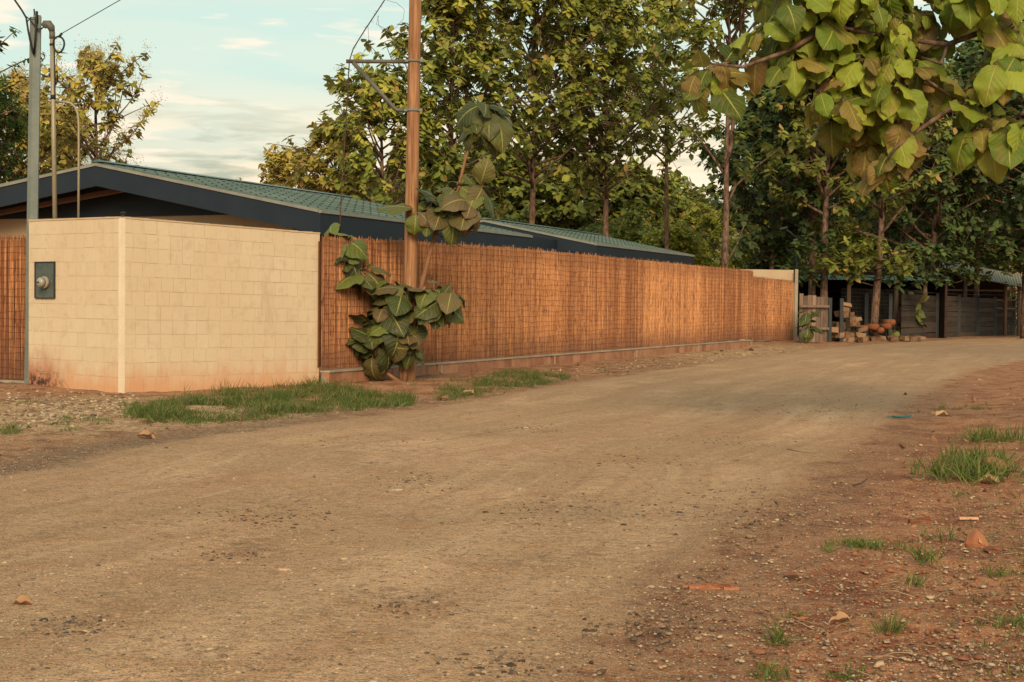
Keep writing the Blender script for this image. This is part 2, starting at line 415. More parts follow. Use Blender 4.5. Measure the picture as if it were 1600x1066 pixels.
def m_polewood():
    m, t, b = material('treated_pole_wood'); v = t.obj()
    a = t.noise(1.0, 5, 0.6, t.scalev(v, (22, 22, 0.9)), 0.6); c = t.noise(1.0, 5, 0.65, t.scalev(v, (60, 60, 1.6)))
    k = t.noise(1.1, 3, 0.5, v)
    col = t.mix(t.ramp(a, 0.3, 0.7), (0.20, 0.09, 0.042), (0.42, 0.225, 0.115))
    col = t.mix(t.math('MULTIPLY', t.ramp(c, 0.56, 0.66), 0.75), col, (0.09, 0.04, 0.022))
    col = t.mix(t.math('MULTIPLY', t.ramp(k, 0.5, 0.7), 0.5), col, (0.22, 0.10, 0.05))
    finish(t, b, col, 0.85, t.math('ADD', a, c), 0.6, 0.01); return m
POLEWOOD = m_polewood()

def m_tile():
    m, t, b = material('cream_tile_wall'); pos = t.pos(); x, y, z = t.sep(pos)
    tint = t.attr('tint'); n1 = t.noise(0.9, 4, 0.6, pos); n2 = t.noise(7, 5, 0.6, pos); n3 = t.noise(30, 4, 0.6, pos)
    col = t.mix(tint, (0.535, 0.43, 0.295), (0.60, 0.49, 0.345))
    col = t.mix(t.math('MULTIPLY', t.ramp(n1, 0.4, 0.65), 0.5), col, (0.54, 0.41, 0.275))
    col = t.mix(t.math('MULTIPLY', t.ramp(n2, 0.50, 0.70), 0.35), col, (0.42, 0.31, 0.19))
    col = t.mix(t.math('MULTIPLY', t.ramp(t.noise(3.2, 6, 0.7, t.scalev(pos, (1, 1, .2))), 0.56, 0.72), 0.35), col, (0.36, 0.27, 0.17))
    # rust coloured splash marks near the ground, heavier at the left end
    stain = t.attr('stain')
    lowz = t.math('ADD', z, t.math('MULTIPLY', t.math('SUBTRACT', t.noise(4.5, 7, 0.72, t.scalev(pos, (1, 1, .3))), 0.5), 0.75))
    col = t.mix(t.math('MULTIPLY', t.ramp(lowz, 0.48, -0.05), 0.62), col, (0.52, 0.20, 0.075))
    s2 = t.math('MULTIPLY', t.math('MULTIPLY', stain, 0.75), t.ramp(lowz, 0.70, 0.15))
    col = t.mix(t.math('MULTIPLY', s2, 0.95), col, (0.34, 0.10, 0.045))
    s3 = t.math('MULTIPLY', t.math('MULTIPLY', stain, t.ramp(z, 0.34, 0.04)), t.ramp(t.noise(9, 7, 0.75, pos), 0.46, 0.56))
    col = t.mix(s3, col, (0.045, 0.03, 0.025))
    finish(t, b, col, 0.75, t.math('ADD', n2, n3), 0.25, 0.01); return m
TILE = m_tile()
def m_joint():
    m, t, b = material('tile_joint'); pos = t.pos(); n = t.noise(2.6, 4, 0.6, pos)
    finish(t, b, t.mix(t.ramp(n, 0.4, 0.6), (0.48, 0.34, 0.21), (0.62, 0.50, 0.35)), 0.9); return m
JOINT = m_joint()
WHITESTRIP = simple('white_corner_paint', (0.62, 0.50, 0.36), (0.78, 0.66, 0.49), 2.5, 0.7, 0.05)

def m_reed():
    m, t, b = material('reed'); pos = t.pos(); x, y, z = t.sep(pos)
    tint = t.attr('tint'); pan = t.attr('panel')
    n1 = t.noise(0.8, 4, 0.6, pos); n2 = t.noise(1, 4, 0.6, t.scalev(pos, (30, 30, 5)))
    n3 = t.noise(2.6, 5, 0.65, pos)
    col = t.mix(tint, (0.16, 0.064, 0.030), (0.59, 0.285, 0.125))
    col = t.mix(t.ramp(n2, 0.48, 0.7), col, (0.13, 0.048, 0.024))
    col = t.mix(t.math('MULTIPLY', t.ramp(t.noise(1, 4, .6, t.scalev(pos, (6, 6, 1.2))), 0.45, 0.7), t.math('MULTIPLY', pan, 0.55)), col, (0.20, 0.062, 0.026))
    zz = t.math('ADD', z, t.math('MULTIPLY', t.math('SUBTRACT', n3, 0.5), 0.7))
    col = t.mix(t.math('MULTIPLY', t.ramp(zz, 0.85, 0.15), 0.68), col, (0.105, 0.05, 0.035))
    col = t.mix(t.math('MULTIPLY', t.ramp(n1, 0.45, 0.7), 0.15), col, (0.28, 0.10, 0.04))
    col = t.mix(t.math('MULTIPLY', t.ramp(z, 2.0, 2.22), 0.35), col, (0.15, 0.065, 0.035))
    finish(t, b, col, 0.85, n2, 0.3, 0.005); return m
REED = m_reed()
REEDBACK = simple('reed_backing', (0.10, 0.04, 0.018), (0.16, 0.07, 0.03), 5, 0.95, 0.2)
WIRE = simple('dark_wire', (0.05, 0.027, 0.018), (0.10, 0.052, 0.03), 12, 0.7, 0.05)

def m_roof():
    m, t, b = material('green_metal_roof'); v = t.pos()
    n1 = t.noise(0.8, 4, 0.6, v); n2 = t.noise(16, 4, 0.6, v)
    col = t.mix(t.ramp(n1, 0.35, 0.65), (0.065, 0.105, 0.092), (0.115, 0.160, 0.138))
    col = t.mix(t.math('MULTIPLY', t.ramp(n2, 0.5, 0.8), 0.4), col, (0.07, 0.10, 0.08))
    finish(t, b, col, 0.45, n2, 0.1, 0.005); b.inputs['Specular IOR Level'].default_value = 0.5; return m
ROOF = m_roof()

def m_leaf(name, dark, mid, light, brown, under, veins=False, trans=0.32, rough=0.55):
    m, t, b = material(name)
    r_, g_, b_ = t.sep(t.attr('leaf', 'Color'))
    u, v, _ = t.sep(t.attr('luv', 'Vector'))
    col = t.mix(t.ramp(r_, 0.0, 0.5, smooth=False), dark, mid)
    col = t.mix(t.ramp(r_, 0.5, 1.0, smooth=False), col, light)
    col = t.mix(g_, col, brown)
    n = t.noise(9 if veins else 3, 4, 0.6, t.obj())
    if veins:
        brn = t.math('MULTIPLY', t.ramp(t.math('ADD', n, t.math('MULTIPLY', b_, 0.30)), 0.70, 0.92), 0.55)
        col = t.mix(brn, col, brown)
    else:
        col = t.mix(t.math('MULTIPLY', t.ramp(n, 0.5, 0.75), 0.3), col, mid)
    back = t.new('ShaderNodeNewGeometry').outputs['Backfacing']
    col = t.mix(t.math('MULTIPLY', back, 0.75), col, under)
    hgt = n
    if veins:
        av = t.math('ABSOLUTE', v)
        rib = t.ramp(av, 0.075, 0.02)
        w = t.math('SUBTRACT', t.math('MULTIPLY', u, 7.0), t.math('MULTIPLY', av, 2.2))
        fr = t.math('ABSOLUTE', t.math('SUBTRACT', t.math('FRACT', w), 0.5))
        side = t.math('MULTIPLY', t.ramp(fr, 0.05, 0.01), t.ramp(av, 1.0, 0.75))
        vn = t.math('MAXIMUM', rib, t.math('MULTIPLY', side, 0.65))
        col = t.mix(t.math('MULTIPLY', vn, 0.8), col, t.mix(0.55, light, (0.50, 0.42, 0.12)))
        hgt = t.math('ADD', t.math('MULTIPLY', fr, 0.5), t.math('MULTIPLY', vn, -0.5))
    finish(t, b, col, rough, hgt, 0.5 if veins else 0.15, 0.02)
    b.inputs['Specular IOR Level'].default_value = 0.3
    tr = t.new('ShaderNodeBsdfTranslucent'); t.l.new(t.mix(0.5, col, light), tr.inputs['Color'])
    mx = t.new('ShaderNodeMixShader'); mx.inputs[0].default_value = trans
    t.l.new(b.outputs[0], mx.inputs[1]); t.l.new(tr.outputs[0], mx.inputs[2])
    t.l.new(mx.outputs[0], t.n['Material Output'].inputs['Surface'])
    return m
LEAF_NEAR = m_leaf('teak_leaf_near', (0.026, 0.055, 0.009), (0.125, 0.195, 0.018), (0.31, 0.37, 0.035), (0.24, 0.135, 0.050), (0.20, 0.15, 0.060), True)
LEAF_YOUNG = m_leaf('young_teak_leaf', (0.024, 0.038, 0.013), (0.058, 0.076, 0.019), (0.116, 0.147, 0.025), (0.131, 0.080, 0.040), (0.092, 0.080, 0.043), True, 0.15)
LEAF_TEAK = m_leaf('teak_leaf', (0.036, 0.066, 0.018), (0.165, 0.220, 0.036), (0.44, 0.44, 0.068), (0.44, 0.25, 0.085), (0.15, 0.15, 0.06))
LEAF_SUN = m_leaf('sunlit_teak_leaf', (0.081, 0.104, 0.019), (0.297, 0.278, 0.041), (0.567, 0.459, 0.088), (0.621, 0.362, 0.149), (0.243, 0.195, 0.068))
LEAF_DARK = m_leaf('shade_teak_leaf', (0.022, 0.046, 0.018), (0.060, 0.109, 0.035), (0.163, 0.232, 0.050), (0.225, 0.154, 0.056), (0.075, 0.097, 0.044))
LEAF_YEL = m_leaf('yellow_shrub_leaf', (0.108, 0.148, 0.019), (0.336, 0.346, 0.036), (0.660, 0.581, 0.084), (0.312, 0.222, 0.048), (0.216, 0.210, 0.048))  # yellow leaf, colours raised to stand for strong sunlight on the bush
LEAF_GRN = m_leaf('green_leaf', (0.015, 0.045, 0.008), (0.04, 0.11, 0.014), (0.10, 0.18, 0.02), (0.11, 0.09, 0.02), (0.05, 0.09, 0.02))
FLOWER = m_leaf('teak_flower', (0.330, 0.249, 0.121), (0.495, 0.385, 0.198), (0.660, 0.533, 0.286), (0.396, 0.238, 0.099), (0.440, 0.340, 0.165))
DRYLEAF = m_leaf('dry_leaf', (0.22, 0.11, 0.055), (0.36, 0.18, 0.09), (0.52, 0.32, 0.17), (0.16, 0.07, 0.04), (0.30, 0.17, 0.10), False, 0.1)
GRASSM = m_leaf('grass_blade', (0.032, 0.062, 0.012), (0.080, 0.125, 0.02), (0.19, 0.225, 0.045), (0.26, 0.19, 0.08), (0.07, 0.11, 0.02), False, 0.25)

# ------------------------------------------------------------------ leaves
def unit(a): return a / np.maximum(np.linalg.norm(a, axis=-1, keepdims=True), 1e-9)
def leaf_mesh(name, Pp, D, N, L, W, bend, tint, nu=3, nv=2, wav=0.0, cup=0.12, shape=0.8, rng=RNG):
    n = len(Pp); D = unit(D); N = unit(N - (N * D).sum(-1, keepdims=True) * D); S = np.cross(D, N)
    u = np.linspace(0, 1, nu + 1); v = np.linspace(-1, 1, nv + 1)
    w = np.sin(np.pi * np.clip(u, 0, 1) ** shape) ** 0.75; w[0] = 0.04; w[-1] = 0.03
    th = bend[:, None] * u[None, :]; b = np.where(np.abs(bend) < 1e-3, 1e-3, bend)[:, None]
    yy = np.sin(th) / b * L[:, None]; zz = -(1 - np.cos(th)) / b * L[:, None]
    dn = np.stack([np.sin(th), np.cos(th)], -1)                      # local normal in the (D, N) plane
    X = v[None, None, :] * (w[None, :, None] * W[:, None, None] / 2)
    ph = rng.random((n, 4)) * 6.28
    lift = -cup * (v[None, None, :] ** 2) * W[:, None, None] * w[None, :, None]
    lift = lift + wav * W[:, None, None] * (np.abs(v)[None, None, :] ** 1.5) * (
        np.sin(ph[:, 0, None, None] + u[None, :, None] * 13 + v[None, None, :] * 2) + .6 * np.sin(ph[:, 1, None, None] + u[None, :, None] * 23 - v[None, None, :]))
    X = X * (1 + wav * .6 * np.sin(ph[:, 2, None, None] + u[None, :, None] * 17))
    yv = yy[:, :, None] + lift * dn[:, :, 0][:, :, None]
    zv = zz[:, :, None] + lift * dn[:, :, 1][:, :, None]
    V = Pp[:, None, None, :] + D[:, None, None, :] * yv[..., None] + N[:, None, None, :] * zv[..., None] + S[:, None, None, :] * X[..., None]
    m = (nu + 1) * (nv + 1)
    base = (np.arange(n) * m)[:, None, None]; i = base + np.arange(nu)[None, :, None] * (nv + 1) + np.arange(nv)[None, None, :]
    F = np.stack([i, i + 1, i + nv + 2, i + nv + 1], -1).reshape(-1, 4)
    # S = D x N : order chosen so that the normal points along N
    me = np_mesh(name, V.reshape(-1, 3), F)
    pattr(me, 'leaf', np.repeat(tint, m, axis=0))
    luv = np.zeros((n, nu + 1, nv + 1, 3)); luv[..., 0] = u[None, :, None]; luv[..., 1] = v[None, None, :]
    pattr(me, 'luv', luv.reshape(-1, 3), 'FLOAT_VECTOR')
    return me
def whorl_leaves(T, A, rng, per=6, el=(0.1, 0.9), droop=0.5):
    """T twig tips, A twig axes -> base, direction, normal of the leaves round each tip"""
    n = len(T); A = unit(A)
    ref = np.where(np.abs(A[:, 2:3]) < .9, np.array([[0, 0, 1.]]), np.array([[1., 0, 0]]))
    B = unit(np.cross(A, ref)); E = np.cross(A, B)
    k = np.arange(per)[None, :]
    ph = rng.random((n, 1)) * 6.28 + (k // 2) * (np.pi / 2) + (k % 2) * np.pi + rng.normal(0, .3, (n, per))
    e = rng.uniform(el[0], el[1], (n, per))
    rad = B[:, None] * np.cos(ph)[..., None] + E[:, None] * np.sin(ph)[..., None]
    D = rad * np.cos(e)[..., None] + A[:, None] * np.sin(e)[..., None]
    D[..., 2] -= droop * rng.uniform(.4, 1.3, (n, per))
    D = unit(D)
    N = A[:, None] * 0.8 + np.array([0, 0, 0.7]) + rad * 0.25 + rng.normal(0, .22, (n, per, 3))
    base = T[:, None] - A[:, None] * (0.05 * (k // 2))[..., None] * 1.2
    return base.reshape(-1, 3), D.reshape(-1, 3), N.reshape(-1, 3)

def tubes_np(mb, paths):
    for pts, r0, r1, n in paths:
        m = len(pts); mb.tube(pts, [r0 + (r1 - r0) * i / (m - 1) for i in range(m)], n)

def skeleton(base, H, cb, Rad, rng, nl=26, lean=(0, 0), profile='teak', subs=5, trunk_r=0.14, rise=0.55):
    top = np.array([base[0] + lean[0], base[1] + lean[1], base[2] + H])
    base = np.array(base, float); npt = 12
    tt = np.linspace(0, 1, npt)
    wig = np.cumsum(rng.normal(0, .035, (npt, 2)), axis=0) * (H / 12)
    tr = base + (top - base) * tt[:, None]; tr[:, :2] += wig * tt[:, None]
    tr[0] = base - np.array([0, 0, .15])
    def tp(z):
        k = np.clip((z - base[2]) / H, 0, 1); return np.array([np.interp(k, tt, tr[:, j]) for j in range(3)])
    paths = [(tr, trunk_r, 0.02, 9)]
    tips = []; axes = []
    az = rng.random() * 6.28
    for i in range(nl):
        t = (i + rng.random() * .8) / nl
        z = base[2] + cb + (H - cb) * t * 0.97
        az += 2.4 + rng.normal(0, .35)
        pr = (0.85 + 0.35 * math.sin(math.pi * min(t * 1.2, 1))) * (1 - t ** 3) + 0.14 if profile == 'teak' else (math.sqrt(max(1 - (2 * t - 1) ** 2, 0)) + .1)
        L = Rad * pr * rng.uniform(.7, 1.12)
        el = rise * rng.uniform(.5, 1.3) + 0.5 * t
        o = tp(z); d = np.array([math.cos(az) * math.cos(el), math.sin(az) * math.cos(el), math.sin(el)])
        m = 6; pts = [o]
        for k in range(1, m):
            d = unit(d + rng.normal(0, .10, 3) + np.array([0, 0, .03])); pts.append(pts[-1] + d * L / (m - 1))
        pts = np.array(pts); r0 = trunk_r * (0.42 - .25 * t)
        paths.append((pts, max(r0, .02), 0.012, 5))
        tips.append(pts[-1]); axes.append(pts[-1] - pts[-2] + np.array([0, 0, .15]))
        for k in range(subs):
            f = rng.uniform(.25, .98); q = f * (m - 1); a = int(q); a = min(a, m - 2)
            o2 = pts[a] + (pts[a + 1] - pts[a]) * (q - a)
            d2 = unit(unit(pts[a + 1] - pts[a]) * .8 + rng.normal(0, .75, 3) + np.array([0, 0, .25]))
            L2 = L * rng.uniform(.18, .45) + .2
            e2 = o2 + d2 * L2 + np.array([0, 0, .06])
            mid = (o2 + e2) / 2 + rng.normal(0, .05, 3)
            paths.append((np.array([o2, mid, e2]), 0.02, 0.008, 4))
            tips.append(e2); axes.append(d2 + np.array([0, 0, .35]))
            if rng.random() < .75: tips.append(mid); axes.append(d2 + rng.normal(0, .4, 3) + np.array([0, 0, .3]))
    tips.append(top); axes.append(np.array([0, 0, 1.]))
    return paths, np.array(tips), np.array(axes)

def tone(n, rng, T, zmin, zmax, per, mean=0.5, brown=0.12, topy=0.35):
    """leaf colours: each whorl has its own shade, young leaves at the top are lighter"""
    k = len(T); w = rng.normal(0, .17, k)
    hgt = (T[:, 2] - zmin) / max(zmax - zmin, .1)
    r = mean + w + topy * (hgt - .5)
    r = np.repeat(r, per) + rng.normal(0, .10, n)
    g = np.where(rng.random(n) < brown * .6, rng.uniform(.3, .9, n), rng.uniform(0, .15, n))
    return np.stack([np.clip(r, 0, 1), g, rng.random(n)], 1)

def tree(base, H, cb, Rad, seed, label, mat=None, nl=26, leafL=0.40, mean=.5, brown=.12, flower=0.0, lean=(0, 0),
         subs=7, per=8, trunk_r=0.14, profile='teak', group=None, rise=.55, name='teak_tree', wfac=.62, cat='tree', droop=.5, topy=.35):
    rng = np.random.default_rng(seed)
    base = Vector(base); base.z = hz(base.x, base.y)
    t = thing(name, label, cat, base, 0, group)
    paths, T, A = skeleton(base, H, cb, Rad, rng, nl, lean, profile, subs, trunk_r, rise)
    mb = MB(); tubes_np(mb, paths); mb.build('trunk', BARK, t)
    Pp, D, N = whorl_leaves(T, A, rng, per, droop=droop)
    n = len(Pp); L = leafL * rng.uniform(.6, 1.15, n)
    tn = tone(n, rng, T, base.z + cb, base.z + H, per, mean, brown, topy)
    me = leaf_mesh('crown', Pp, D, N, L, L * wfac * rng.uniform(.85, 1.15, n), rng.uniform(.2, 1.3, n), tn, 3, 2, 0.04, 0.15, rng=rng)
    link('crown', me, mat or LEAF_TEAK, t)
    if flower > 0:
        sel = (T[:, 2] > base.z + cb + (H - cb) * .35) & (rng.random(len(T)) < flower)
        F = T[sel]
        if len(F):
            k = 46; c = np.repeat(F + np.array([0, 0, .14]), k, 0) + rng.normal(0, 1, (len(F) * k, 3)) * np.array([.12, .12, .11])
            m = len(c); tn = np.stack([rng.random(m), rng.random(m) * .5, rng.random(m)], 1)
            me = leaf_mesh('flower_panicle', c, rng.normal(0, 1, (m, 3)), rng.normal(0, 1, (m, 3)) + [0, 0, 1], np.full(m, .045), np.full(m, .035), np.full(m, .3), tn, 2, 2, rng=rng)
            tag(link('flower_heads', me, FLOWER, t), kind='stuff')
    return t
def shrub(base, H, Rad, seed, label, mat, leafL=.16, n=2600, mean=.5, group=None, name='shrub', sq=1.0):
    rng = np.random.default_rng(seed); base = Vector(base); base.z = hz(base.x, base.y)
    t = thing(name, label, 'shrub', base, 0, group)
    cl = 26; az = rng.random(cl) * 6.28; rr = np.sqrt(rng.random(cl)) * Rad * .75
    cc = np.stack([base.x + rr * np.cos(az), base.y + rr * np.sin(az) * .8, base.z + H * rng.uniform(.12, .82, cl) * (1 - .35 * (rr / Rad) ** 2)], 1)
    mb = MB()
    for c in cc:
        b0 = Vector((base.x + (c[0] - base.x) * .15, base.y + (c[1] - base.y) * .15, base.z - .1)); e = Vector(c)
        mb.tube([b0, (b0 + e) / 2 + Vector(rng.normal(0, .12, 3)), e], [.035, .025, .01], 5)
    mb.build('stem', BARK, t)
    w = rng.integers(0, cl, n); off = unit(rng.normal(0, 1, (n, 3))) * (rng.random((n, 1)) ** .45) * Rad * .42
    off[:, 2] *= .8
    T = cc[w] + off; A = unit(off + np.array([0, 0, .6])); per = 5
    Pp, D, N = whorl_leaves(T, A, rng, per, droop=.3)
    m = len(Pp); L = leafL * rng.uniform(.6, 1.2, m)
    cm = rng.normal(0, .16, cl)
    tn = np.stack([np.clip(mean + np.repeat(cm[w], per) + rng.normal(0, .14, m), 0, 1), np.where(rng.random(m) < .08, .6, .05), rng.random(m)], 1)
    me = leaf_mesh('foliage', Pp, D, N, L, L * .55, rng.uniform(.1, .9, m), tn, 2, 2, rng=rng)
    link('foliage', me, mat, t); return t

# ================================================================== SETTING AND STRUCTURES
def build_hill():
    n = 60; u = np.linspace(-1, 1, n); v = np.linspace(-1, 1, n); U, Vv = np.meshgrid(u, v)
    c = P(1150, 480, 300); rx, ry = 150, 90
    x = c.x + U * rx; y = c.y + Vv * ry + 20
    prof = np.clip(1 - U ** 2, 0, 1) * np.clip(1 - Vv ** 2, 0, 1)
    z = -1 + 24 * prof ** .8 + 5 * prof * vnoise(x * .03, y * .03) + 2 * prof * vnoise(x * .1, y * .1)
    i = np.arange(n - 1)[:, None] * n + np.arange(n - 1)[None, :]
    F = np.stack([i, i + 1, i + n + 1, i + n], -1).reshape(-1, 4)
    m, t, b = material('hill_ground'); pos = t.pos()
    a = t.noise(0.035, 5, 0.6, pos); d = t.noise(0.25, 5, 0.65, pos)
    col = t.mix(t.ramp(d, .4, .6), (0.07, 0.09, 0.03), (0.16, 0.16, 0.06))
    col = t.mix(t.ramp(a, .44, .52), (0.36, 0.17, 0.10), col)
    finish(t, b, col, 0.95)
    tag(link('hill', np_mesh('hill', np.stack([x.ravel(), y.ravel(), z.ravel()], 1), F), m), kind='structure', label='low hill with bare reddish soil behind the trees')
build_hill()

# ---- tiled corner wall
WC = G(189, 613); WR = G(498, 601); WL = G(45, 602)
def wall_face(mb, jb, a, b, h0, h1, nx, inward, seed, stain=None):
    rnd = random.Random(seed)
    a = Vector((a.x, a.y, 0)); b = Vector((b.x, b.y, 0)); d = b - a; L = d.length; d.normalize()
    out = -Vector(inward).normalized()
    rows = 12; z = 0.0
    # backing slab, thickness 0.2 m
    zb = -0.12
    jb.prism([a + Vector((0, 0, zb)), b + Vector((0, 0, zb)), b + Vector((0, 0, h1)), a + Vector((0, 0, h0))], -out * 0.2)
    for r in range(rows):
        off = rnd.uniform(0, 1); n = nx
        xs = [0.0]; w = L / n
        q = (0.35 + .65 * off) * w
        while q < L - .03:
            xs.append(q); q += w * rnd.uniform(.96, 1.04)
        xs.append(L)
        for i in range(len(xs) - 1):
            if xs[i + 1] - xs[i] < .02: continue
            def H(x): return h0 + (h1 - h0) * x / L
            g = 0.0022 if rnd.random() < .7 else 0.001
            x0, x1 = xs[i] + g, xs[i + 1] - g
            gz = .0024
            def zz(x, k): return max(H(x) * k / rows, 0.0)
            j = rnd.uniform(-.004, .004)
            pts = [a + d * x0 + Vector((0, 0, zz(x0, r) + gz + (j if r else -.03))), a + d * x1 + Vector((0, 0, zz(x1, r) + gz + (j if r else -.03))),
                   a + d * x1 + Vector((0, 0, zz(x1, r + 1) - gz + j * .3)), a + d * x0 + Vector((0, 0, zz(x0, r + 1) - gz + j * .3))]
            pts = [p + out * 0.001 for p in pts]
            ti = rnd.uniform(.25, .75)
            th = rnd.uniform(.002, .0045)
            mb.prism(pts, out * th, ti)
def build_tile_wall():
    t = thing('tiled_wall', 'cream square-tiled corner wall with rust stains along its foot and a white corner strip', 'wall', (WC.x, WC.y, 0))
    hc = P(190, 341, WC.y).z; hr = P(499, 366, WR.y).z; hl = P(48, 346, WL.y).z
    dr = (WR - WC).normalized(); dl = (WL - WC).normalized()
    inr = Vector((-dr.y, dr.x, 0)); inl = Vector((dl.y, -dl.x, 0))
    mb = MB(); jb = MB()
    wall_face(mb, jb, WC + dr * .05, WR, hc, hr, 17, inr, 3)
    nr = len(mb.v)
    wall_face(mb, jb, WC + dl * .05, WL, hc, hl, 10, inl, 4)
    jb.build('wall_core', JOINT, t)
    me = mb.mesh('tile_facing')
    st = np.zeros(len(mb.v)); V = np.array(mb.v)
    q = V[nr:]; s = np.hypot(q[:, 0] - WL.x, q[:, 1] - WL.y); st[nr:] = 1 - sstep(s, .35, 1.15)
    pattr(me, 'stain', st, 'FLOAT'); link('tile_facing', me, TILE, t)
    # white painted corner strip
    cs = MB(); bis = (dr + dl).normalized()
    pts = [WC - bis * .008 + dl * .060, WC - bis * .016, WC - bis * .008 + dr * .060, WC + bis * .08]
    cs.prism([p + Vector((0, 0, -.1)) for p in pts], Vector((0, 0, hc + .10)))
    cs.build('corner_strip', WHITESTRIP, t)
    # coping: thin mortar cap
    cp = MB()
    for a, b, h0, h1, inn in ((WC, WR, hc, hr, inr), (WC, WL, hc, hl, inl)):
        d = (b - a).normalized(); L = (b - a).length
        for k in range(24):
            x0 = L * k / 24 + .05 if k == 0 else L * k / 24; x1 = L * (k + 1) / 24; z = h0 + (h1 - h0) * (k + .5) / 24
            c = a + d * (x0 + x1) / 2 + inn * .095; c.z = z + .012
            cp.box(c, (x1 - x0 + .001, .215, .02 + .008 * random.random()), d, None, (0, 0, 1), .6)
    cp.build('coping', CREAM, t)
    # black fixture on the corner
    bf = MB(); q = WC + bis * .10; z0 = hc + .02
    bf.tube([(q.x, q.y, z0), (q.x, q.y, z0 + .045)], .03, 10); bf.tube([(q.x, q.y, z0 + .045), (q.x, q.y, z0 + .062), (q.x, q.y, z0 + .075)], [.043, .043, .02], 12)
    f = bf.build('roof_bulb', BLACK, origin=(q.x, q.y, z0)); f.name = 'corner_fixture'; tag(f, 'small black knob fixture on top of the tiled wall corner', 'fixture')
    # meter box, set in the left face
    def onl(px, py, off=0.0):
        r = ray(px, py); n = -inl; k = ((WC + n * off) - Vector((0, 0, CAM_H))).dot(n) / r.dot(n)
        return Vector((0, 0, CAM_H)) + r * k
    a = onl(57, 465); b = onl(87, 410)
    xl = (a - WC).dot(dl); xr = (b - WC).dot(dl); z0, z1 = a.z, b.z
    cx = WC + dl * (xl + xr) / 2; out = -inl; w = abs(xl - xr); h = z1 - z0
    mt = thing('electric_meter_box', 'dark grey-green electric meter box set into the tiled wall, round glass meter on it', 'meter box', (cx.x, cx.y, z0), 0)
    mt.location = (cx.x, cx.y, z0)
    bk = MB(); c = cx + out * .012; c.z = (z0 + z1) / 2
    bk.box(c, (w, .014, h), dl, None, (0, 0, 1))
    bk.build('back_plate', TEALBOX, mt)
    fr = MB()
    for s in (-1, 1):
        c = cx + dl * s * (w / 2) + out * .018; c.z = (z0 + z1) / 2; fr.box(c, (.012, .03, h + .024), dl)
        c = cx + out * .0185; c.z = (z0 + z1) / 2 + s * (h / 2 + .006); fr.box(c, (w - .013, .028, .012), dl)
    fr.build('frame', DKMETAL, mt)
    me_ = MB(); c = cx - dl * 0.035 + out * .02; c.z = z0 + h * .43
    me_.tube([c, c + out * .05, c + out * .052], [.088, .088, .082], 20)
    body = me_.build('meter', CONC, mt)
    gl = MB(); gl.tube([c + out * .05, c + out * .10, c + out * .125, c + out * .135], [.072, .072, .058, .02], 20)
    gl.build('glass_dome', simple('meter_glass', (0.20, 0.20, 0.17), (0.34, 0.33, 0.28), 14, 0.15, 0.05, spec=.6), body)
    dl_ = MB(); dl_.box(c + out * .138, (.05, .004, .022), dl); dl_.build('dial', BLACK, body)
    rd = MB(); q = c + dl * .115 + Vector((0, 0, .055)); rd.tube([q - out * .005, q + out * .035], .022, 10); rd.build('red_seal', REDORANGE, mt)
    return inl, inr
INL, INR = build_tile_wall()

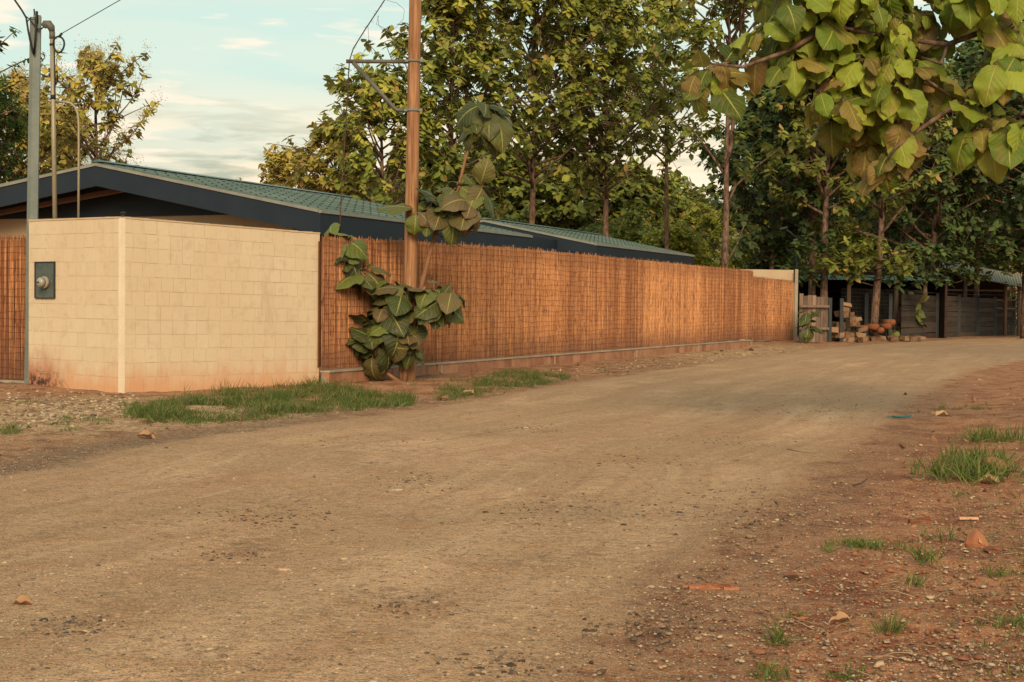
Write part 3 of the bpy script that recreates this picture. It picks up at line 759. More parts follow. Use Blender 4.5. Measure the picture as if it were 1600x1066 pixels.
# ---- reed screens
def reed_panel(name, parent, a, b, z0a, z0b, z1a, z1b, light, panel, seed, out, wires=True, w=.0125, rough=.05):
    """a..b ground line, z0 foot heights, z1 top heights; many single reeds side by side, tied by wires"""
    rng = np.random.default_rng(seed); a = Vector((a.x, a.y, 0)); b = Vector((b.x, b.y, 0)); d = (b - a); L = d.length; d.normalize(); out = Vector(out).normalized()
    a = a - d * .03; b = b + d * .03; L += .06
    n = int(L / w * 2.6)
    x = (np.arange(n) + rng.uniform(-.1, 1.1, n)) / n * L; f = x / L
    z0 = z0a + (z0b - z0a) * f + rng.uniform(0, .03, n); z1 = z1a + (z1b - z1a) * f + rng.uniform(-rough, rough, n) * np.where(rng.random(n) < .15, 1.6, .6)
    ww = w * rng.uniform(.6, 1.15, n); lay = rng.uniform(.006, .022, n)
    wave = .012 * np.sin(x * 3 + seed) + .004 * np.sin(x * 9)
    lean = rng.normal(0, .018, n)
    D = np.array(d); O = np.array(out); A = np.array(a)
    V = []
    for zz, le in ((z0, 0), (z1, lean)):
        c = A + np.outer(x + le, D); c[:, 2] = zz
        V += [c - D * ww[:, None] / 2 + O * (wave + lay + .024)[:, None], c + O * (wave + lay + .03)[:, None], c + D * ww[:, None] / 2 + O * (wave + lay + .024)[:, None]]
    V = np.stack(V, 1)                                   # n,6,3
    i = (np.arange(n) * 6)[:, None]
    F = np.concatenate([i + [0, 1, 4, 3], i + [1, 2, 5, 4]], 0)
    me = np_mesh(name, V.reshape(-1, 3), F, False)
    patch = vnoise(x * 2.2 + seed, x * 0) * .4 + vnoise(x * 9 + seed, x * 0 + 7) * .35
    tn = np.clip(light + patch + rng.normal(0, .33, n), 0, 1)
    pattr(me, 'tint', np.repeat(tn, 6), 'FLOAT'); pattr(me, 'panel', np.full(n * 6, panel), 'FLOAT')
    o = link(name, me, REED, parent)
    bk = MB()
    bk.prism([a + Vector((0, 0, z0a + .03)), b + Vector((0, 0, z0b + .03)), b + Vector((0, 0, z1b - .06)), a + Vector((0, 0, z1a - .06))], -out * .02)
    bk.build('backing', REEDBACK, o)
    if wires:
        wm = MB(); rows = 20
        for r in range(rows):
            g = (r + .6) / rows; p0 = rng.random() * 6
            m = max(int(L / .16), 4); pts = []
            for k in range(m + 1):
                s = k / m; xx = s * L
                z = (z0a + (z0b - z0a) * s) * (1 - g) + (z1a + (z1b - z1a) * s) * g
                z += .012 * math.sin(xx * 1.9 + p0) + .010 * math.sin(xx * 5.3 + p0 * 2 + r * .4) + rng.normal(0, .004)
                q = a + d * xx + out * (.055 + .012 * math.sin(xx * 3 + seed) + .004 * math.sin(xx * 9)); q.z = z; pts.append(q)
            wm.tube(pts, .0017 if wires is True else wires * .5, 4, False, False)
        wm.build('wire', WIRE, o)
    return o
FA = G(501, 601); FB = G(1169, 541.5)
FD = (FB - FA).normalized(); FOUT = Vector((FD.y, -FD.x, 0))
def along_fence(px):
    r = ray(px, 480); k = 0  # intersection of the vertical plane through the fence with the sight line
    n = FOUT; k = (FA - Vector((0, 0, 0))).dot(n) / Vector((r.x, r.y, 0)).dot(n)
    p = Vector((r.x * k, r.y * k, 0)); return p
def zat(px, py, p): return P(px, py, p.y).z
def build_fence():
    t = thing('reed_fence', 'long orange-brown reed screen fence on a low block footing beside the road', 'fence', (FA.x, FA.y, 0))
    edges = [500, 640, 790, 887, 1000, 1092, 1173]
    top = {500: 371, 640: 379, 790: 388, 887: 397, 1000: 408, 1092: 417, 1173: 424}
    bot = {500: 577, 640: 570, 790: 560, 887: 552, 1000: 544, 1092: 536, 1173: 529}
    spec = [(.50, .6, True), (.60, .6, True), (.64, .6, True), (.46, 1, True), (.80, .0, .0018), (.42, 1, True)]
    for i in range(6):
        a = along_fence(edges[i]); b = along_fence(edges[i + 1])
        e0, e1 = edges[i], edges[i + 1]
        o = FOUT
        sh = o * (.012 * (i % 2))
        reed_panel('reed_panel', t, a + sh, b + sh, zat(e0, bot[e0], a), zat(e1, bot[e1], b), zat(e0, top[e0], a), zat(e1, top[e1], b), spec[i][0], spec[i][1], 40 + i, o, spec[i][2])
    # footing of blocks with a concrete top
    f = MB(); c = MB(); L = (FB - FA).length; x = 0.0; k = 0
    while x < L:
        w = min(.40, L - x)
        if w < .05: break
        q = FA + FD * (x + w / 2) + FOUT * .075; s = x / L
        h = zat(500, 582, FA) * (1 - s) + (zat(1169, 531, FB) - .02) * s
        if k % 14 != 9: f.box((q.x, q.y, h / 2 - .15), (w - .012, .14 + .006 * random.random(), h + .30), FD, None, None, random.uniform(.2, .8))
        else: c.box((q.x, q.y, h / 2 - .14), (.05, .15, h + .30), FD, None, None, .9)
        c.box((q.x, q.y, h + .014), (w + .001, .17 + .01 * random.random(), .028), FD, None, None, random.uniform(.4, .8))
        x += w if k % 14 != 9 else .06; k += 1
    f.build('block_footing', BLOCK, t); c.build('concrete_cap', CONC, t)
    # mortar behind the blocks
    g = MB(); q = (FA + FB) / 2 + FOUT * .06; g.box((q.x, q.y, -.06), (L, .10, .36), FD, None, None, .1); g.build('mortar', CONC, t)
    # left screen
    a = G(43, 599); b = G(-190, 590)
    t2 = thing('reed_fence', 'short stretch of reed screen at the left edge, left of the tiled wall', 'fence', (a.x, a.y, 0))
    d = (a - b).normalized(); o = Vector((d.y, -d.x, 0))
    reed_panel('reed_panel', t2, b, a, .05, .05, P(0, 370, b.y).z, P(43, 370, a.y).z, .48, .8, 77, o, .0035)
    g = MB(); q = (a + b) / 2; g.box((q.x, q.y, -.06), ((a - b).length, .1, .2), d, None, None, .2); g.build('footing', CONC, t2)
build_fence()

# ---- gate screen at the far end, cream wall, post
def build_gate():
    a = G(1174, 534); b = G(1237, 533); d = (b - a).normalized(); o = Vector((d.y, -d.x, 0))
    t = thing('reed_gate', 'small reed-covered gate panel between the long fence and the concrete post', 'gate', (a.x, a.y, 0))
    reed_panel('reed_panel', t, a, b, P(1174, 533, a.y).z, P(1237, 531.5, b.y).z, P(1174, 432, a.y).z, P(1237, 440, b.y).z, .62, .4, 91, o, .0035)
    g = MB()
    for s in (P(1174, 432.5, a.y).z, .03):
        g = MB(); g.box(((a.x + b.x) / 2, (a.y + b.y) / 2, s * .5 + P(1237, 440, b.y).z * .5 - .02 if s > 1 else s), ((b - a).length, .05, .035), d + Vector((0, 0, -.02 if s > 1 else 0))); g.build('frame', TRIM, t)
    w = MB(); up = Vector((0, 0, 1)); a2 = a + Vector((-.35, .5, 0)); b2 = b + Vector((.1, .35, 0)); za = P(1172, 421, a2.y).z; zb = P(1243, 422, b2.y).z
    w.prism([Vector((a2.x, a2.y, -.1)), Vector((b2.x, b2.y, -.1)), Vector((b2.x, b2.y, zb)), Vector((a2.x, a2.y, za))], Vector((0, .18, 0)), .6)
    tag(w.build('concrete_wall', CREAM, origin=(a2.x, a2.y, 0)), 'pale cream wall showing above the small reed gate', 'wall')
    p = G(1241.5, 533); pm = MB(); z = P(1241, 421, p.y).z
    pm.box((p.x + .03, p.y, z / 2 - .1), (.11, .12, z + .2), None, None, None, .4); pm.box((p.x - .08, p.y + .05, z / 2 - .3), (.10, .12, z - .4), None, None, None, .7)
    tag(pm.build('gate_post', CONC, origin=(p.x, p.y, 0)), 'grey concrete post at the far end of the reed gate', 'post')
    # dark outdoor lamp behind
    Y = p.y + 2; q = P(1244, 480, Y); zt = P(1243, 372, Y).z
    l = thing('yard_lamp', 'thin black lamp post with an angled arm behind the reed gate', 'lamp', (q.x, q.y, 0))
    m = MB(); e = P(1228, 357, Y); e2 = P(1224, 356, Y)
    m.tube([(q.x, q.y, -.1), (q.x, q.y, zt)], .035, 8); m.tube([(q.x, q.y, zt - .02), e], .022, 6); m.build('pole', DKMETAL, l)
    h = MB(); h.box(e2 + Vector((0, 0, -.01)), (.30, .14, .06), (1, 0, .25)); h.build('lamp_head', DKMETAL, l)
build_gate()

# ---- house with two low roofs
def build_house():
    HD = Vector((FD.x, FD.y, 0)); HN = Vector((-HD.y, HD.x, 0))        # along the fence / away from it
    c1 = P(482, 328, 27.0)
    def pt(s, t, z): return Vector((c1.x, c1.y, 0)) + HD * s + HN * t + Vector((0, 0, z))
    ze = c1.z
    def solve(px, py, s):
        """point of the gable plane s seen at a pixel -> (t, z)"""
        r = ray(px, py); n = HD; k = (pt(s, 0, 0) - Vector((0, 0, 0))).dot(n) / Vector((r.x, r.y, 0)).dot(n)
        p = Vector((r.x * k, r.y * k, CAM_H + r.z * k)); return (p - pt(s, 0, 0)).dot(HN), p.z
    t = thing('house', 'low white and dark blue house with a green metal roof behind the tiled wall', 'house', pt(0, 3, 0))
    def roofing(s0, s1, tr, zr, tl, zl, seed, solar):
        rf = MB(); rib = MB(); sc = MB()
        # two slopes, 4 cm thick
        for (ta, za, tb, zb) in ((-.25, ze - .04, tr, zr), (tl, zl, tr, zr)):
            rf.prism([pt(s0 - .03, ta, za), pt(s1 + .03, ta, za), pt(s1 + .03, tb, zb), pt(s0 - .03, tb, zb)], Vector((0, 0, .035)))
        n = int((s1 - s0) / .34); nrm = Vector((0, 0, 1))
        for k in range(n + 1):
            s = s0 + .05 + k * .34
            for (ta, za, tb, zb) in ((-.25, ze - .04, tr, zr),):
                a = pt(s, ta, za + .046); b = pt(s, tb, zb + .046); q = (a + b) / 2
                rib.box(q, (.045, (b - a).length, .014), HD, (b - a), None)
                for j in range(9):
                    qq = a.lerp(b, (j + .5) / 9); sc.box(qq + Vector((0, 0, .012)), (.035, .03, .02), HD)
        rp = rf.build('roof', ROOF, t); rib.build('roof_rib', ROOF, rp); tag(sc.build('roof_screw', BLACK, rp), kind='stuff')
        rc = MB(); rc.prism([pt(s0 - .04, tr - .16, zr + .045), pt(s0 - .04, tr, zr + .095), pt(s0 - .04, tr + .16, zr + .045)], HD * (s1 - s0 + .08)); rc.build('ridge_cap', ROOF, rp)
        # fascia boards on gable and eave, pale drip edge above
        fb = MB(); dp = MB(); FH = .40
        def fas(a, b, off, dz=0):
            fb.prism([a + Vector((0, 0, -.05)), b + Vector((0, 0, -.05)), b + Vector((0, 0, -.05 - FH)), a + Vector((0, 0, -.05 - FH))], off)
            dp.prism([a + Vector((0, 0, -.045)), b + Vector((0, 0, -.045)), b + Vector((0, 0, .012)), a + Vector((0, 0, .012))], off * 1.6)
        fas(pt(s0, -.25, ze - .01), pt(s0, tr, zr + .01), HD * -.04)
        fas(pt(s0, tr, zr + .01), pt(s0, tl, zl - .01), HD * -.04)
        fas(pt(s0 - .04, -.25, ze - .02), pt(s1, -.25, ze - .02), -HN * .04)
        fas(pt(s1, -.25, ze - .01), pt(s1, tr, zr + .01), HD * .04)
        fb.build('fascia', DARKBLUE, t); dp.build('drip_edge', TRIM, t)
    tr, zr = solve(152, 257, 0); tl, zl = solve(-2, 291, 0)
    kk = (zr - zl) / (tl - tr); tl2 = tr * 2 + .5; zl2 = zr - kk * (tl2 - tr)
    roofing(0, 10.0, tr, zr, tl2, zl2, 1, True)
    # walls: set back under wide overhangs
    w = MB(); zc = P(200, 335, 29.5).z
    w.prism([pt(1.0, 1.0, -.1), pt(1.0, tl2 - 1.0, -.1), pt(1.0, tl2 - 1.0, zc), pt(1.0, 1.0, zc)], HD * 8.6)
    w.build('wall', CREAM, t)
    gb = MB()
    def rz(tt): return (ze + (zr - ze) * (tt + .25) / (tr + .25) if tt < tr else zr - kk * (tt - tr)) - .07
    gb.prism([pt(.93, .7, zc - .02), pt(.93, tl2 - .7, zc - .02), pt(.93, tl2 - .7, rz(tl2 - .7)), pt(.93, tr, rz(tr)), pt(.93, .7, rz(.7))], HD * 8.6)
    gb.build('gable_wall', DARKBLUE, t)
    bm = MB(); a = pt(.45, tr - .6, rz(tr - .6) - .26); b = pt(.45, tl2 - .3, rz(tl2 - .3) - .36)
    bm.box((a + b) / 2, ((b - a).length, .10, .10), b - a); bm.build('purlin', BROWNBEAM, t)
    ll = MB(); q = pt(.35, .35, ze - .47); ll.tube([q, q + Vector((0, 0, -.03)), q + Vector((0, 0, -.10)), q + Vector((0, 0, -.13))], [.02, .09, .09, .03], 12)
    ll.build('soffit_light', CREAM, t)
    # ledges and wall between the two roofs
    m = MB()
    m.box(pt(12.6, .35, ze - .30), (5.2, .5, .10), HD); m.box(pt(13.4, .25, ze - .62), (5.6, .5, .09), HD)
    m.prism([pt(10.1, .9, ze - 1.2), pt(15, .9, ze - 1.2), pt(15, .9, ze + .1), pt(10.1, .9, ze + .1)], HN * .2)
    m.build('canopy_ledge', DARKBLUE, t)
    w = MB(); w.prism([pt(10.0, .85, -.1), pt(15.2, .85, -.1), pt(15.2, .85, ze - 1.0), pt(10.0, .85, ze - 1.0)], HN * .3)
    w.prism([pt(10.05, .6, -.1), pt(11.0, .6, -.1), pt(11.0, .6, ze - .55), pt(10.05, .6, ze - .55)], HN * .2)
    w.build('side_wall', CREAM, t)
    # far roof
    q = along_fence(915); s0 = 14.6
    t2, z2 = solve(757, 345, s0)
    roofing(s0, 24.0, t2, z2, t2 * 2 + 1, ze, 2, False)
    w = MB(); w.prism([pt(s0 + .5, .7, -.1), pt(23.6, .7, -.1), pt(23.6, .7, ze - .25), pt(s0 + .5, .7, ze - .25)], HN * 5); w.build('wall', DARKBLUE, t)
build_house()

# ---- poles, conduits, cables
def build_poles():
    # galvanised square post behind the left end of the tiled wall
    Y = WL.y + .30; b0 = G(52, 600); top = P(58.5, 25, Y); bx = P(53.5, 345, Y)
    low = bx + (bx - top) * ((bx.z + .1) / (top.z - bx.z))
    t = thing('steel_post', 'tall square galvanised steel post rising behind the left end of the tiled wall', 'utility pole', (low.x, low.y, 0))
    m = MB(); c = (low + top) / 2; m.box(c, (.105, .15, (top - low).length), (1, .25, 0), None, top - low, .5)
    m.build('post', GALV, t)
    fl = MB(); fl.box(c + Vector((-.072, -.02, 0)), (.05, .14, (top - low).length - .1), (1, .25, 0), None, top - low, .15); fl.build('side_channel', GALV, t)
    s = MB(); s.tube([top + Vector((-.04, 0, -.02)), top + Vector((-.05, 0, .10))], .012, 6); s.tube([top + Vector((.02, -.09, -.12)), top + Vector((.02, -.09, .05))], .02, 6)
    s.build('bolt', BLACK, t)
    # service mast with weatherhead
    Y2 = WL.y + .12
    a = P(86.5, 350, Y2); b = P(81.5, 50, Y2)
    t = thing('service_mast', 'round metal service mast with a curved weatherhead, beside the steel post', 'conduit', (a.x, a.y, a.z - .3))
    a.z -= .3
    m = MB(); pts = [a, a.lerp(b, .5), b, P(80, 43, Y2), P(76, 38, Y2), P(71, 38, Y2), P(67.5, 42, Y2)]
    m.tube([a, a.lerp(b, .5), b], .034, 12); m.build('mast_pipe', CONDUIT, t)
    h = MB(); h.tube(pts[2:], [.040, .055, .062, .060, .042], 12); h.tube([b + Vector((0, 0, -.10)), b], .043, 12); h.build('weatherhead', STEEL, t)
    for q, w in ((P(83, 152, Y2), .03), (P(81.5, 70, Y2), .015)):
        k = MB(); k.tube([q + Vector((0, 0, -w)), q + Vector((0, 0, w))], .040, 12); k.build('clamp', BLACK, t)
    # black cable running down it and coil
    k = MB(); k.tube([P(84.5, 60, Y2 - .05), P(85.5, 100, Y2 - .05), P(86, 150, Y2 - .05)], .010, 6)
    cen = P(92, 70, Y2 - .06); pts = []
    for i in range(25):
        th = i / 24 * 2 * math.pi; pts.append(cen + Vector((.078 * math.cos(th), .02 * math.sin(th * 2), .118 * math.sin(th))))
    k.tube(pts, .014, 8, cap=False); k.tube([P(92, 58, Y2 - .06), P(97, 52, Y2 - .06)], .018, 6)
    tag(k.build('cable_coil', BLACK, origin=cen), 'black cable coiled in a loop on the service mast', 'cable')
    # thin conduit with the bent top
    t_ = []
    for (x, y) in ((122.5, 350), (123, 260), (123, 195), (121.5, 178), (117, 167), (110, 161), (100, 159), (86, 160)): t_.append(P(x, y, Y2 + .05))
    t_[0].z -= .3
    m = MB(); m.tube(t_, .018, 8); tag(m.build('bent_conduit', CONDUIT, origin=t_[0]), 'thin conduit pipe bending over to the service mast', 'conduit')
    # cables at the post head
    k = MB(); Yc = Y - .12
    k.tube([P(-60, -120, Yc - 4), P(14, -14, Yc), P(25, 3, Yc), P(34, 16, Yc), P(41, 28, Yc), P(44, 48, Yc), P(50, 78, Yc), P(53, 86, Yc), P(55, 60, Yc), P(57, 24, Yc)], .014, 6)
    k.tube([P(41, 26, Yc), P(46, 30, Yc), P(51, 36, Yc), P(58, 46, Yc), P(66, 44, Yc), P(70, 40, Yc)], .009, 6)
    k.tube([P(43, 34, Yc), P(48, 27, Yc), P(55, 28, Yc), P(55, 40, Yc), P(62, 48, Yc), P(69, 42, Yc)], .008, 6)
    k.tube([P(42, 30, Yc), P(46, 55, Yc), P(52, 82, Yc)], .008, 6)
    tag(k.build('power_cable', BLACK, origin=P(53, 86, Yc)), 'twisted black cables drooping from the top left to the steel post head', 'cable')
    k = MB(); a = P(94, 54, Y2 - .06); b = P(188, 0, Y2 - .06); d = b - a; k.tube([a, a + d, a + d * 6 + Vector((0, 3, 0))], .0065, 5)
    tag(k.build('guy_wire', BLACK, origin=a), 'thin wire rising to the right from the service mast', 'wire')
    # wooden pole
    b0 = onground(638, 594); Yp = b0.y; top = P(649, 0, Yp)
    low = P(639, 560, Yp); dirv = (top - low).normalized()
    lo = low - dirv * ((low.z + .3) / dirv.z); hi = top + dirv * 2.2
    t = thing('utility_pole', 'reddish-brown round wooden utility pole in front of the reed fence', 'utility pole', (lo.x, lo.y, b0.z))
    m = MB(); n = 14; m.tube([lo.lerp(hi, i / n) for i in range(n + 1)], [.115 - .022 * i / n for i in range(n + 1)], 20); m.build('pole', POLEWOOD, t)
    m = MB(); Ya = Yp - .02
    a1 = P(541, 96, Ya); a2 = P(640, 96.5, Ya); m.tube([a1, a2], .032, 10); m.build('crossarm', STEEL, t)
    m = MB(); m.tube([P(552, 98, Ya), P(616, 169, Ya), P(620, 172, Ya), P(640, 173, Ya)], .036, 10); m.build('brace', STEEL, t)
    for y in (96, 173):
        m = MB(); q = P(647.3 - (y - 96) * .018, y, Yp)
        m.tube([q - dirv * .018, q + dirv * .018], .117, 20); m.box(q + Vector((.12, -.05, 0)), (.06, .03, .04)); m.box(q + Vector((-.12, -.05, 0)), (.05, .03, .04)); m.build('clamp_band', GALV, t)
    # overgrown cable from the crossarm
    k = MB(); rnd = random.Random(4)
    path = [(650, -90), (603, -3), (588, 20), (570, 47), (552, 76), (546, 95), (545, 110), (543, 150), (539, 215), (535, 280), (532, 330), (531, 372)]
    pts = [P(x, y, Ya - .03) for x, y in path]; k.tube(pts, .010, 6)
    tag(k.build('overgrown_cable', WIRE, origin=pts[-1]), 'cable wrapped in dead vine hanging down from the crossarm end', 'cable')
    # dead vine strands
    v = MB()
    for i in range(len(pts) - 1):
        a, b = pts[i], pts[i + 1]; L = (b - a).length
        for j in range(int(L / .035)):
            q = a.lerp(b, rnd.random()); e = q + Vector((rnd.uniform(-1, 1), rnd.uniform(-1, 1), rnd.uniform(-1, 1))) * rnd.uniform(.01, .055)
            v.tube([q, e], [.004, .002], 3, False, False)
    for (x, y) in ((603, 0),):
        for c in ([(603, 0), (620, 5), (632, 15), (630, 30), (618, 44), (600, 55)], [(590, 25), (592, 40), (603, 52), (615, 70)], [(575, 40), (576, 60), (582, 85)], [(592, 24), (588, 38), (600, 44)]):
            v.tube([P(x_, y_, Ya - .03) for x_, y_ in c], .0028, 4)
    v.build('dead_vine', WIRE, origin=pts[-1])
    o = bpy.data.objects['dead_vine']; tag(o, 'wispy dead vine strands tangled round the hanging cable', 'vine')
build_poles()

# ================================================================== YOUNG TEAK AT THE POLE
def big_leaves(name, specs, mat, parent, rng, nu=12, nv=8, wav=.04):
    """specs: (base, direction, normal, length, width, bend, tone, brown)"""
    a = lambda i: np.array([s[i] for s in specs], float)
    tn = np.stack([a(6), a(7), rng.random(len(specs))], 1)
    me = leaf_mesh(name, a(0), a(1), a(2), a(3), a(4), a(5), tn, nu, nv, wav, .10, .80, rng)
    return link(name, me, mat, parent)
def cluster(tip, axis, n, L, rng, tonem=.5, brown=.15, el=(-.2, .8), droop=.55, face=None, wf=.78):
    tip = np.array(tip, float); A = unit(np.array(axis, float))
    ref = np.array([0, 0, 1.]) if abs(A[2]) < .9 else np.array([1., 0, 0])
    B = unit(np.cross(A, ref)); E = np.cross(A, B); out = []; ph0 = rng.random() * 6.28; pet = []
    for k in range(n):
        ph = ph0 + (k // 2) * 1.57 + (k % 2) * 3.14 + rng.normal(0, .35); e = rng.uniform(*el)
        rad = B * math.cos(ph) + E * math.sin(ph); D = rad * math.cos(e) + A * math.sin(e); D[2] -= droop * rng.uniform(.5, 1.4); D = unit(D)
        N = A * .7 + np.array([0, 0, .8]) + rad * .3 + rng.normal(0, .38, 3)
        if face is not None: N = N + np.array(face) * rng.uniform(.1, 1.1)
        b = tip - A * .05 * (k // 2) + rad * .02; p1 = b + D * .05 + np.array([0, 0, .01])
        l = L * rng.uniform(.50, 1.18)
        pet.append((b, p1)); out.append((p1, D, N, l, l * wf * rng.uniform(.85, 1.1), rng.uniform(.1, 1.9), np.clip(tonem + rng.normal(0, .25), 0, 1), rng.uniform(.45, 1) if rng.random() < brown else rng.uniform(0, .12)))
    return out, pet
def young_teak():
    rng = np.random.default_rng(21); g = onground(628, 595); Y = g.y - .12
    t = thing('young_teak', 'young big-leaved teak sapling growing round the foot of the wooden pole', 'tree', (g.x, g.y, g.z))
    st = MB(); specs = []; pet = []
    def stem(px, r0, r1, dy=0.0, dy2=None):
        dy2 = dy if dy2 is None else dy2; m = len(px)
        pts = [P(x, y, Y + dy + (dy2 - dy) * i / (m - 1)) for i, (x, y) in enumerate(px)]
        st.tube(pts, [r0 + (r1 - r0) * i / (m - 1) for i in range(m)], 9); return pts
    stem([(628, 600), (627, 560), (620, 520), (612, 470), (614, 440)], .050, .022, 0)
    stem([(632, 600), (634, 570), (640, 530), (650, 490), (658, 462), (664, 448)], .042, .018, -.05)
    stem([(645, 600), (646, 560), (651, 500), (660, 440), (672, 395), (680, 365), (700, 335), (715, 300), (728, 245), (745, 205), (757, 182)], .05, .016, .30, .10)
    stem([(627, 598), (617, 592), (604, 583), (592, 572)], .034, .022, -.05)
    stem([(612, 480), (596, 462), (584, 448), (560, 420), (526, 380)], .022, .014, -.02, -.15)
    stem([(660, 460), (680, 462), (702, 458)], .014, .01, -.05)
    stem([(680, 365), (700, 375), (720, 385)], .014, .01, .1)
    F = (0.1, -.9, .1)
    cl = [  # px, py, n, leaf length px, tone, brown, droop, axis, dy
        (520, 368, 8, 58, .45, .25, .75, (-.3, -.3, .8), -.15), (538, 402, 7, 58, .40, .2, .8, (0, -.4, .7), -.2), (568, 420, 6, 52, .55, .1, .8, (.3, -.3, .7), -.15),
        (506, 372, 5, 50, .75, .35, .8, (-.8, -.2, .4), -.1), (612, 440, 6, 48, .75, .15, .6, (.1, -.3, .9), -.1),
        (630, 455, 6, 44, .40, .35, .7, (.3, -.5, .6), -.2), (600, 480, 6, 50, .35, .25, .7, (-.4, -.4, .6), -.2), (620, 505, 7, 46, .45, .3, .7, (.1, -.7, .5), -.3),
        (578, 520, 6, 46, .35, .35, .6, (-.7, -.3, .4), -.2), (640, 520, 6, 42, .45, .4, .7, (.5, -.5, .4), -.3), (594, 536, 6, 44, .4, .5, .7, (-.2, -.7, .3), -.3), (583, 553, 3, 44, .4, .5, .7, (-.6, -.4, .2), -.2), (556, 528, 4, 46, .35, .3, .8, (-.9, -.2, .3), -.1),
        (646, 538, 4, 38, .4, .5, .7, (.5, -.6, .1), -.25),
        (678, 450, 6, 42, .6, .35, .6, (.5, -.4, .6), -.1), (690, 470, 6, 46, .5, .35, .8, (.5, -.5, .4), -.15), (706, 456, 4, 44, .7, .1, .7, (.9, -.3, .3), -.1),
        (690, 300, 7, 50, .35, .25, .8, (-.1, -.4, .8), .0), (715, 290, 7, 48, .6, .3, .6, (.4, -.3, .8), .0), (700, 320, 6, 50, .45, .15, .8, (0, -.6, .5), -.1), (738, 318, 6, 48, .5, .2, .8, (.5, -.5, .4), -.1), (675, 325, 5, 48, .6, .1, .8, (-.7, -.4, .4), -.05), (650, 330, 3, 50, .8, .05, .8, (-.6, -.4, .3), -.05),
        (755, 290, 5, 46, .85, .35, .5, (.8, -.3, .4), 0),
        (757, 160, 7, 60, .50, .15, 1.0, (.1, -.3, .9), .05), (740, 178, 5, 56, .6, .1, 1.0, (-.5, -.4, .5), .05), (772, 172, 6, 58, .35, .35, .8, (.6, -.3, .5), .05),
    ]
    for (x, y, n, lp, tm, br, dr, ax, dy) in cl:
        s, p = cluster(P(x, y, Y + dy), ax, n + 2, lp * 1.04 / FPX * Y, rng, tm, br, droop=dr * rng.uniform(.5, 1.0), face=F, wf=.82); specs += s; pet += p
    for b, p in pet: st.tube([b, p], [.009, .006], 5, True, False)
    st.build('stem', STEM, t)
    big_leaves('foliage', specs, LEAF_YOUNG, t, rng)
young_teak()

